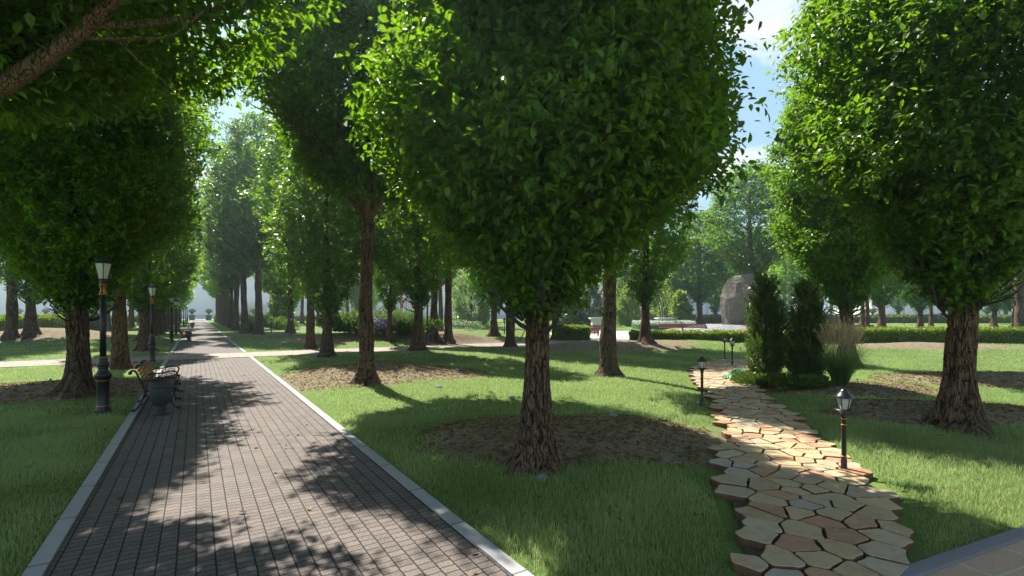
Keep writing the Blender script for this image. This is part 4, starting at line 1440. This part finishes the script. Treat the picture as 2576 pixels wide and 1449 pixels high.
lamp = make_lamp(); first = True
LG = "black street lamps with gilt rings"
for i, (u, v, lb) in enumerate([(12.2, -1.5, "biggest black street lamp, in the grass before the broad tree"),
                                (23.45, -1.42, "second street lamp, at the corner of the brick path and slab path"),
                                (37.8, -1.3, "third street lamp, first beyond the slab crossing"),
                                (49.5, -1.4, "fourth street lamp, just beyond the third along the brick path"),
                                (58.5, -1.4, "fifth street lamp along the brick path"),
                                (79, -1.4, "sixth street lamp along the brick path"),
                                (95, -1.4, "seventh street lamp along the brick path"),
                                (112, -1.4, "last street lamp along the brick path")]):
    o = lamp if first else copy_tree(lamp); first = False
    x, y = uv2xy(u, v); o.location = (x, y, float(gh(x, y)) - .0); o.rotation_euler = (0, 0, math.atan2(-y, -x))
    mark(o, lb, "street lamp", LG)
for px, Y, lb in [(1075, 29, "street lamp on the slab path between two low-crowned trees"), (1888, 23, "street lamp rising behind the taller upright conifer, before the boulder"),
                  (2547, 42, "street lamp behind the sunlit hedge by the photo's right edge"), (2274, 84, "far street lamp behind the long red bench"),
                  (153, 78, "far street lamp behind the tall clipped hedge beside the broad tree"), (67, 80, "far street lamp behind the tall clipped hedge near its planters")]:
    o = copy_tree(lamp); x = (px - CX) / F * Y; o.location = (x, Y, float(gh(x, Y))); o.rotation_euler = (0, 0, math.atan2(-Y, -x)); mark(o, lb, "street lamp", LG)
sl = make_small_lamp(); first = True
for px, py, lb in [(2123, 1192, "closest short garden lamp, on the lawn side of the flagstones"), (1766, 1020, "short garden lamp left of the flagstone path's bend"),
                   (1842, 921, "short garden lamp beside the hosta"), (1823, 905, "short garden lamp where the flagstones turn, in front of the low hedge"),
                   (683, 839, "far garden lamp by the brick path's tall trees"), (733, 843, "far garden lamp in front of the thick low tree"),
                   (877, 842, "far garden lamp beside the rounded shrubs"), (1269, 840, "far garden lamp next to the big middle tree's trunk")]:
    o = sl if first else copy_tree(sl); first = False
    o.location = hit(px, py); o.rotation_euler = (0, 0, 1.2); s = 1.0
    if py < 900 and px < 1300: s = 1.35 if px < 800 else 1.2
    if px == 1823: s = .98
    o.scale = (s, s, s)
    mark(o, lb, "garden lamp", "short garden lamps")


def make_bench(length=2.35, frames=3):
    """origin at centre on the ground; local x faces forward, y along the seat"""
    root = empty("park_bench", (0, 0, 0))
    def frame(y):
        mb = MB()
        T = lambda pts, r, n=7: mb.tube([(p[0], y, p[1]) for p in [(q[0], q[2]) for q in smooth_path([(a, 0, b) for a, b in pts], 5)]], r, n)
        T([(-.37, .035), (-.33, .06), (-.27, .15), (-.215, .30), (-.20, .40), (-.235, .52), (-.29, .66), (-.325, .75), (-.36, .79), (-.405, .785), (-.425, .75)], .019)
        T([(-.20, .39), (-.05, .375), (.10, .385), (.22, .42), (.275, .41), (.285, .36), (.25, .29), (.22, .22), (.235, .13), (.28, .06), (.33, .035)], .017)
        T([(-.25, .56), (-.15, .60), (.0, .605), (.14, .635), (.24, .63), (.285, .58), (.27, .51), (.235, .45)], .017)
        T([(-.30, .10), (-.18, .19), (-.06, .27), (.06, .36)], .011)
        T([(.22, .20), (.12, .25), (.0, .27), (-.10, .32)], .011)
        for cx_, cz, rr in ((-.10, .52, .055), (.02, .52, .05), (.14, .53, .055), (-.02, .32, .035)):
            mb.tube([(cx_ + rr * math.cos(a), y, cz + rr * math.sin(a)) for a in np.linspace(0, 6.28, 15)], .007, 5)
        for k in range(7):
            mb.tube([(-.17 + k * .06, y, .40), (-.15 + k * .06, y, .60)], .005, 4)
        for bx, bz in ((-.375, .035), (.335, .035), (-.42, .75), (.285, .41), (.30, .22)):
            bm = bmesh.new(); bmesh.ops.create_icosphere(bm, subdivisions=2, radius=.034)
            mb.add([Vector((v.co.x + bx, v.co.y * .9 + y, v.co.z + bz)) for v in bm.verts], [[v.index for v in f.verts] for f in bm.faces], True); bm.free()
        mb.build("side_frame", M['iron'], root)
    for k in range(frames): frame(-length / 2 + length * k / (frames - 1))
    seat = MB(); back = MB()
    span = length / (frames - 1)
    for k in range(frames - 1):
        yc = -length / 2 + span * (k + .5)
        for j, (x, z, an) in enumerate([(-.15, .395, .05), (-.06, .395, -.05), (.03, .402, -.1), (.12, .412, -.12), (.21, .438, -.2)]):
            seat.box((0, 0, 0), (.075, span - .035, .022), Matrix.Translation((x, yc, z + .012)) @ Matrix.Rotation(an, 4, 'Y'), .004)
        for j in range(6):
            t = j / 5
            x = -.205 - .115 * t ** 1.1; z = .46 + .32 * t
            back.box((0, 0, 0), (.020, span - .035, .054), Matrix.Translation((x + .022, yc, z)) @ Matrix.Rotation(-.30 - .1 * t, 4, 'Y'), .004)
    seat.build("seat", M['wood'], root); back.build("backrest", M['wood'], root)
    return root


def make_urn():
    root = empty("litter_urn", (0, 0, 0)); mb = MB()
    mb.lathe([(.185, 0), (.19, .012), (.185, .028), (.15, .034), (.145, .05), (.105, .06), (.098, .09), (.108, .10), (.108, .115), (.096, .125), (.094, .15), (.108, .158), (.108, .172), (.098, .18),
              (.125, .20), (.165, .25), (.196, .32), (.211, .40), (.214, .48), (.214, .545)], 64, (.19, .53, 16, .07))
    mb.lathe([(.214, .545), (.218, .555), (.219, .585), (.214, .60), (.216, .62), (.221, .665), (.219, .675), (.205, .675), (.205, .62), (.19, .50), (.02, .48)], 64)
    mb.build("bowl", M['urn'], root)
    return root


bench = make_bench(); urn = make_urn()
BG = "wood and iron park benches"
for i, (u, v, lb) in enumerate([(12.95, -.63, "front bench of reddish slats and black scrolled iron beside the urn"), (41.2, -.63, "second bench on the brick path, beyond the slab crossing"), (75.5, -.63, "distant bench on the brick path behind two dark urns")]):
    o = bench if i == 0 else copy_tree(bench)
    x, y = uv2xy(u, v); o.location = (x, y, .012); o.rotation_euler = (0, 0, TH); mark(o, lb, "bench", BG)
for i, (u, v, lb) in enumerate([(11.3, -.56, "dark fluted litter urn at the near end of the front bench"), (39.4, -.42, "dark fluted urn at the near end of the second bench"), (73.6, -.42, "first of two dark urns by the distant bench"), (78.5, -.35, "second of two dark urns, beyond the distant bench")]):
    o = urn if i == 0 else copy_tree(urn)
    x, y = uv2xy(u, v); o.location = (x, y, .012); o.scale = (.82, .82, .92); mark(o, lb, "litter urn", "dark fluted urns")
for x, y, rz, lb, s in [(5.0, 35.9, R(95), "red slatted bench with iron legs behind the short hedge block", 1.05), (7.3, 44, R(-95), "reddish bench facing the plaza behind the iron-legged one", 1.15),
                        (16.8, 49, R(-100), "reddish bench behind the low hedge, left of the boulder", 1.5), (28.4, 36.5, R(88), "long reddish bench behind the sunlit hedge", 1.35), (27.2, 46, R(-90), "reddish bench half hidden by the upright conifers", 1.3),
                        (31.0, 45, R(-90), "reddish bench behind the sunlit tree's trunk", 1.3), (36.4, 36.8, R(85), "reddish bench behind the hedge near the edge of the photo", 1.3)]:
    o = copy_tree(bench); o.location = (x, y, .01); o.rotation_euler = (0, 0, rz); o.scale = (1, s * 1.25 if s > 1.2 else s, 1); mark(o, lb, "bench", BG)


# planters on pedestals at the far edge
def make_planter():
    root = empty("planter", (0, 0, 0)); mb = MB()
    mb.box((0, 0, .6), (.9, .9, 1.2)); mb.box((0, 0, 1.25), (1.15, 1.15, .12)); mb.build("pedestal", M['urn'], root)
    mb = MB(); mb.lathe([(.3, 1.31), (.28, 1.36), (.12, 1.42), (.10, 1.55), (.2, 1.65), (.42, 1.85), (.5, 2.05), (.56, 2.1), (.5, 2.12), (.1, 2.05)], 20); mb.build("bowl", M['urn'], root)
    g = np.random.default_rng(5); o = rand_unit(g, 900); o[:, 2] = np.abs(o[:, 2])
    leafy("foliage", o * np.array([.75, .75, .75]) * g.random((900, 1)) ** .4 + np.array([0, 0, 2.1]), o, .22, M['shrub'], root, g)
    return root


pl = make_planter(); first = True
for px, py, lb in [(115, 806, "stone planter behind the tall hedge, right of the low bushy tree"), (48, 806, "stone planter behind the tall hedge, partly hidden by the bushy tree"), (483, 805.5, "planter on the lamp side of the brick path's far end"), (525, 805.5, "planter on the grassy side of the brick path's far end"),
                   (638, 806, "planter in the far hedge behind the orange-tipped grass"), (1798, 808, "planter in the gap left of the boulder"), (2195, 808, "planter at the building's corner behind the sunlit hedge"), (2483, 808, "planter behind the low pale-shooted tree")]:
    o = pl if first else copy_tree(pl); first = False
    x, y = flat(px, py); o.location = (x, y, 0); mark(o, lb, "planter", "dark pedestal planters")

# boulder on a cobbled apron
Yb = 51.0
bx = (1862 - CX) / F * Yb
root = empty("boulder", (bx, Yb, .72))
def bpt(px, py, dy): return ((px - 1862) / F * (Yb + dy), dy, CAMH - (py - HZ) / F * (Yb + dy) - .72)
pts = [bpt(1819, 815, .2), bpt(1826, 816, -.7), bpt(1900, 816, -.7), bpt(1912, 815, .4), bpt(1830, 813, 1.3), bpt(1905, 813, 1.3),
       bpt(1814, 772, .1), bpt(1815, 745, .2), bpt(1822, 722, .2), bpt(1835, 703, .3), bpt(1856, 694, .5), bpt(1886, 688, .3), bpt(1893, 687, .2), bpt(1905, 700, .4), bpt(1916, 724, .4), bpt(1918, 770, .3),
       bpt(1828, 790, -.9), bpt(1838, 745, -.95), bpt(1868, 734, -1.0), bpt(1886, 736, -1.0), bpt(1822, 752, -.6), bpt(1900, 770, -1.0), bpt(1870, 790, -1.1), bpt(1835, 740, 1.4), bpt(1890, 700, 1.3), bpt(1912, 760, 1.3), bpt(1850, 712, -.25), bpt(1884, 716, -.6)]
bm = bmesh.new()
for p in pts: bm.verts.new(p)
bmesh.ops.convex_hull(bm, input=bm.verts[:])
for v in [v for v in bm.verts if not v.link_faces]: bm.verts.remove(v)
bmesh.ops.subdivide_edges(bm, edges=bm.edges[:], cuts=2, use_grid_fill=True)
rr = random.Random(3)
for v in bm.verts: v.co += Vector((rr.uniform(-.035, .035), rr.uniform(-.035, .035), rr.uniform(-.03, .03)))
me = bpy.data.meshes.new("boulder_stone"); bm.to_mesh(me); bm.free()
link("stone", me, M['rock'], root)
mark(root, "huge faceted standing boulder on the cobbled apron", "boulder")
mb = MB()
ax0, ax1 = (1735 - CX) / F * 47, (1940 - CX) / F * 47
mb.add([(ax0, 45.5, .02), (ax1, 45.5, .02), (bx + 2.6, 49.3, .70), (bx - 2.4, 49.3, .70), (bx + 2.6, 53.5, .72), (bx - 2.4, 53.5, .72), (ax0, 56.5, .02), (ax1, 56.5, .02)],
       [(0, 1, 2, 3), (3, 2, 4, 5), (5, 4, 7, 6), (1, 7, 4, 2), (0, 3, 5, 6)])
o = mb.build("cobbled_apron", M['cobble']); mark(o, "sloping cobbled apron the boulder stands on", "stone apron")
mb = MB()
mb.box((0, 0, 0), (2.2, 1.0, .06), ch=.01)
M['plaque'] = simple("red_granite", (.36, .16, .12), .35, 0, 20, .25)
o = mb.build("plaque", M['plaque']); o.location = (bx - .9, 46.6, .30); o.rotation_euler = (R(10.3), 0, 0); mark(o, "reddish stone plaque lying on the cobbled apron below the boulder", "plaque")

# iron arch on pedestals
PX = [(1503 - CX) / F * 58, (1670 - CX) / F * 58]
for k, x in enumerate(PX):
    mb = MB()
    mb.box((0, 0, .55), (1.35, 1.35, 1.1)); mb.box((0, 0, 1.14), (1.55, 1.55, .1)); mb.box((0, 0, 1.27), (1.8, 1.8, .16)); mb.box((0, 0, .04), (1.5, 1.5, .12))
    o = mb.build("pedestal", M['pedestal']); o.location = (x, 58, 0)
    mark(o, ["pale stone pedestal under the arch beside the straight tall trunk", "pale stone pedestal under the arch beside the white flowers"][k], "pedestal", "arch pedestals")
root = empty("iron_arch", ((PX[0] + PX[1]) / 2, 58, 1.35))
W2 = (PX[1] - PX[0]) / 2
mb = MB()
for yy in (-.45, .45):
    for inn in (0, .55):
        mb.tube([((W2 + .25 - inn) * -math.cos(a), yy, (5.2 - inn) * math.sin(a) ** .9) for a in np.linspace(0, math.pi, 41)], .055, 6)
    for a in np.linspace(.06, math.pi - .06, 26):
        c, s = -math.cos(a), math.sin(a) ** .9
        mb.tube([((W2 + .25) * c, yy, 5.2 * s), ((W2 - .3) * c, yy, 4.65 * s)], .03, 4)
for a in np.linspace(.1, math.pi - .1, 14):
    c, s = -math.cos(a), math.sin(a) ** .9
    mb.tube([((W2 + .25) * c, -.45, 5.2 * s), ((W2 + .25) * c, .45, 5.2 * s)], .04, 4)
for sgn in (-1, 1):
    for k in range(5):
        mb.tube([(sgn * (W2 + .2 - k * .14), 0, 0), (sgn * (W2 + .2 - k * .14), 0, 1.2)], .022, 4)
mb.build("lattice", M['iron'], root)
mark(root, "dark iron garden arch spanning the two pale pedestals", "garden arch")

# small stones on the lawn
def stone(px, py, s, lb, seed):
    g = random.Random(seed); bm = bmesh.new(); bmesh.ops.create_icosphere(bm, subdivisions=3, radius=1)
    ph = [g.uniform(0, 6) for _ in range(6)]
    for v in bm.verts:
        c = v.co; d = 1 + .16 * math.sin(c.x * 3 + ph[0]) * math.sin(c.y * 3 + ph[1]) + .1 * math.sin(c.z * 5 + ph[2] + c.x * 4) + g.uniform(-.035, .035)
        v.co = Vector((c.x * d * s, c.y * d * s * .75, c.z * d * s * .5))
    me = bpy.data.meshes.new("stone"); bm.to_mesh(me); bm.free()
    o = link("stone", me, M['stone_small']); x, y, z = hit(px, py); o.location = (x, y, z + s * .25); o.rotation_euler = (0, 0, g.uniform(0, 6)); mark(o, lb, "stone", "small grey stones")


stone(1363, 1206, .075, "pale grey stone at the foot of the big middle tree", 1)
stone(1544, 1048, .075, "small grey stone in shaded grass right of the middle tree", 2)
stone(1287, 1002, .07, "small dark stone left behind the middle tree's trunk", 3)
stone(1105, 975, .08, "small pale stone at the littered mound's edge", 4)
stone(2213, 1142, .05, "small flat stone in the grass right of the closest garden lamp", 5)

# ------------------------------------------------------------------ buildings far behind
def building(x0, x1, y, dep, h0, h1, label, rz=0):
    root = empty("building", ((x0 + x1) / 2, y, 0), rz)
    w = x1 - x0; mb = MB()
    vs = [(-w / 2, 0, -.5), (w / 2, 0, -.5), (w / 2, dep, -.5), (-w / 2, dep, -.5), (-w / 2, 0, h0), (w / 2, 0, h1), (w / 2, dep, h1), (-w / 2, dep, h0)]
    mb.add(vs, [(0, 1, 5, 4), (1, 2, 6, 5), (2, 3, 7, 6), (3, 0, 4, 7), (4, 5, 6, 7)])
    mb.build("wall", M['wallwhite'], root)
    mb = MB(); n = 12
    for k in range(n + 1): mb.box((-w / 2 + w * k / n, -.06, 3), (.5, .12, 7))
    mb.box((0, -.1, .4), (w, .2, 1.8)); mb.build("plinth", M['pedestal'], root)
    mark(root, label, "building", "pale buildings round the park")
    return root


building(-190, -20, 160, 20, 17, 17, "long pale building closing the far end of the brick path")
building(-19, 90, 160, 20, 22, 31, "pale building behind the plaza, its roofline rising above the conifers")
building(116, 230, 160, 20, 17, 17, "pale building behind the red benches at the photo's right")
building(-150, -120, 96, 20, 7, 7, "low white building behind the tall clipped hedge")

# ------------------------------------------------------------------ haze
mb = MB(); mb.box((0, 75, 21), (520, 250, 44))
m, nt, out = mat_new("haze_air"); k = NT(nt)
pv = k.n("ShaderNodeVolumePrincipled")
pv.inputs["Color"].default_value = (.66, .84, 1.0, 1); pv.inputs["Density"].default_value = .0008; pv.inputs["Anisotropy"].default_value = .5
k.l(pv.outputs[0], out.inputs["Volume"])
hz = mb.build("haze", m); mark(hz, kind="stuff")

# ------------------------------------------------------------------ light
SUN_AZ = R(-36)        # from +Y towards +X
SUN_EL = R(49.5)
sd = bpy.data.lights.new("sun", 'SUN'); sd.energy = 5.0; sd.angle = R(.53); sd.color = (1, .95, .86)
so = bpy.data.objects.new("sun", sd); COL.objects.link(so)
dirv = Vector((math.sin(SUN_AZ) * math.cos(SUN_EL), math.cos(SUN_AZ) * math.cos(SUN_EL), math.sin(SUN_EL)))
so.rotation_euler = dirv.to_track_quat('Z', 'Y').to_euler(); so.location = dirv * 60

w = bpy.data.worlds.new("World"); scene.world = w; w.use_nodes = True
nt = w.node_tree; k = NT(nt)
for n in list(nt.nodes): nt.nodes.remove(n)
out = k.n("ShaderNodeOutputWorld"); bg = k.n("ShaderNodeBackground"); bg.inputs[1].default_value = .05
sky = k.n("ShaderNodeTexSky"); sky.sky_type = 'NISHITA'; sky.sun_disc = False; sky.sun_elevation = SUN_EL; sky.sun_rotation = SUN_AZ
tc = k.n("ShaderNodeTexCoord"); mp = k.n("ShaderNodeMapping"); mp.inputs["Scale"].default_value = (1, 1, 2.2); mp.inputs["Location"].default_value = (.35, .2, .1)
k.l(tc.outputs["Generated"], mp.inputs["Vector"])
cl = k.ramp(k.noise(mp.outputs[0], 2.6, 7, .55, .3), [(.50, 0), (.60, 1)])
sz_ = k.n("ShaderNodeSeparateXYZ"); k.l(tc.outputs["Generated"], sz_.inputs[0])
low = k.ramp(sz_.outputs[2], [(.42, 1), (.62, .0)])
veil = k.mix(k.math('MULTIPLY', low, .55), sky.outputs[0], (6.0, 9.8, 12.2))
c = k.mix(k.math('MULTIPLY', cl, low), veil, (10.8, 11.0, 11.2))
k.l(c, bg.inputs[0]); k.l(bg.outputs[0], out.inputs[0])

# ------------------------------------------------------------------ camera
cd = bpy.data.cameras.new("camera"); cam = bpy.data.objects.new("camera", cd); COL.objects.link(cam)
cam.location = (0, 0, CAMH); cam.rotation_euler = (R(90), 0, 0)
cd.sensor_width = 36; cd.lens = F / 2576 * 36; cd.shift_y = (HZ - 724.5) / 2576; cd.clip_end = 3000; cd.clip_start = .05
scene.camera = cam
scene.view_settings.view_transform = 'Standard'; scene.view_settings.look = 'None'; scene.view_settings.gamma = 1
scene.view_settings.exposure = 1.1
scene.render.engine = 'CYCLES'
cy = scene.cycles
cy.use_denoising = True
cy.max_bounces = 6; cy.diffuse_bounces = 2; cy.glossy_bounces = 2; cy.transmission_bounces = 3; cy.volume_bounces = 0
cy.transparent_max_bounces = 6
cy.caustics_reflective = False; cy.caustics_refractive = False; cy.sample_clamp_indirect = 6
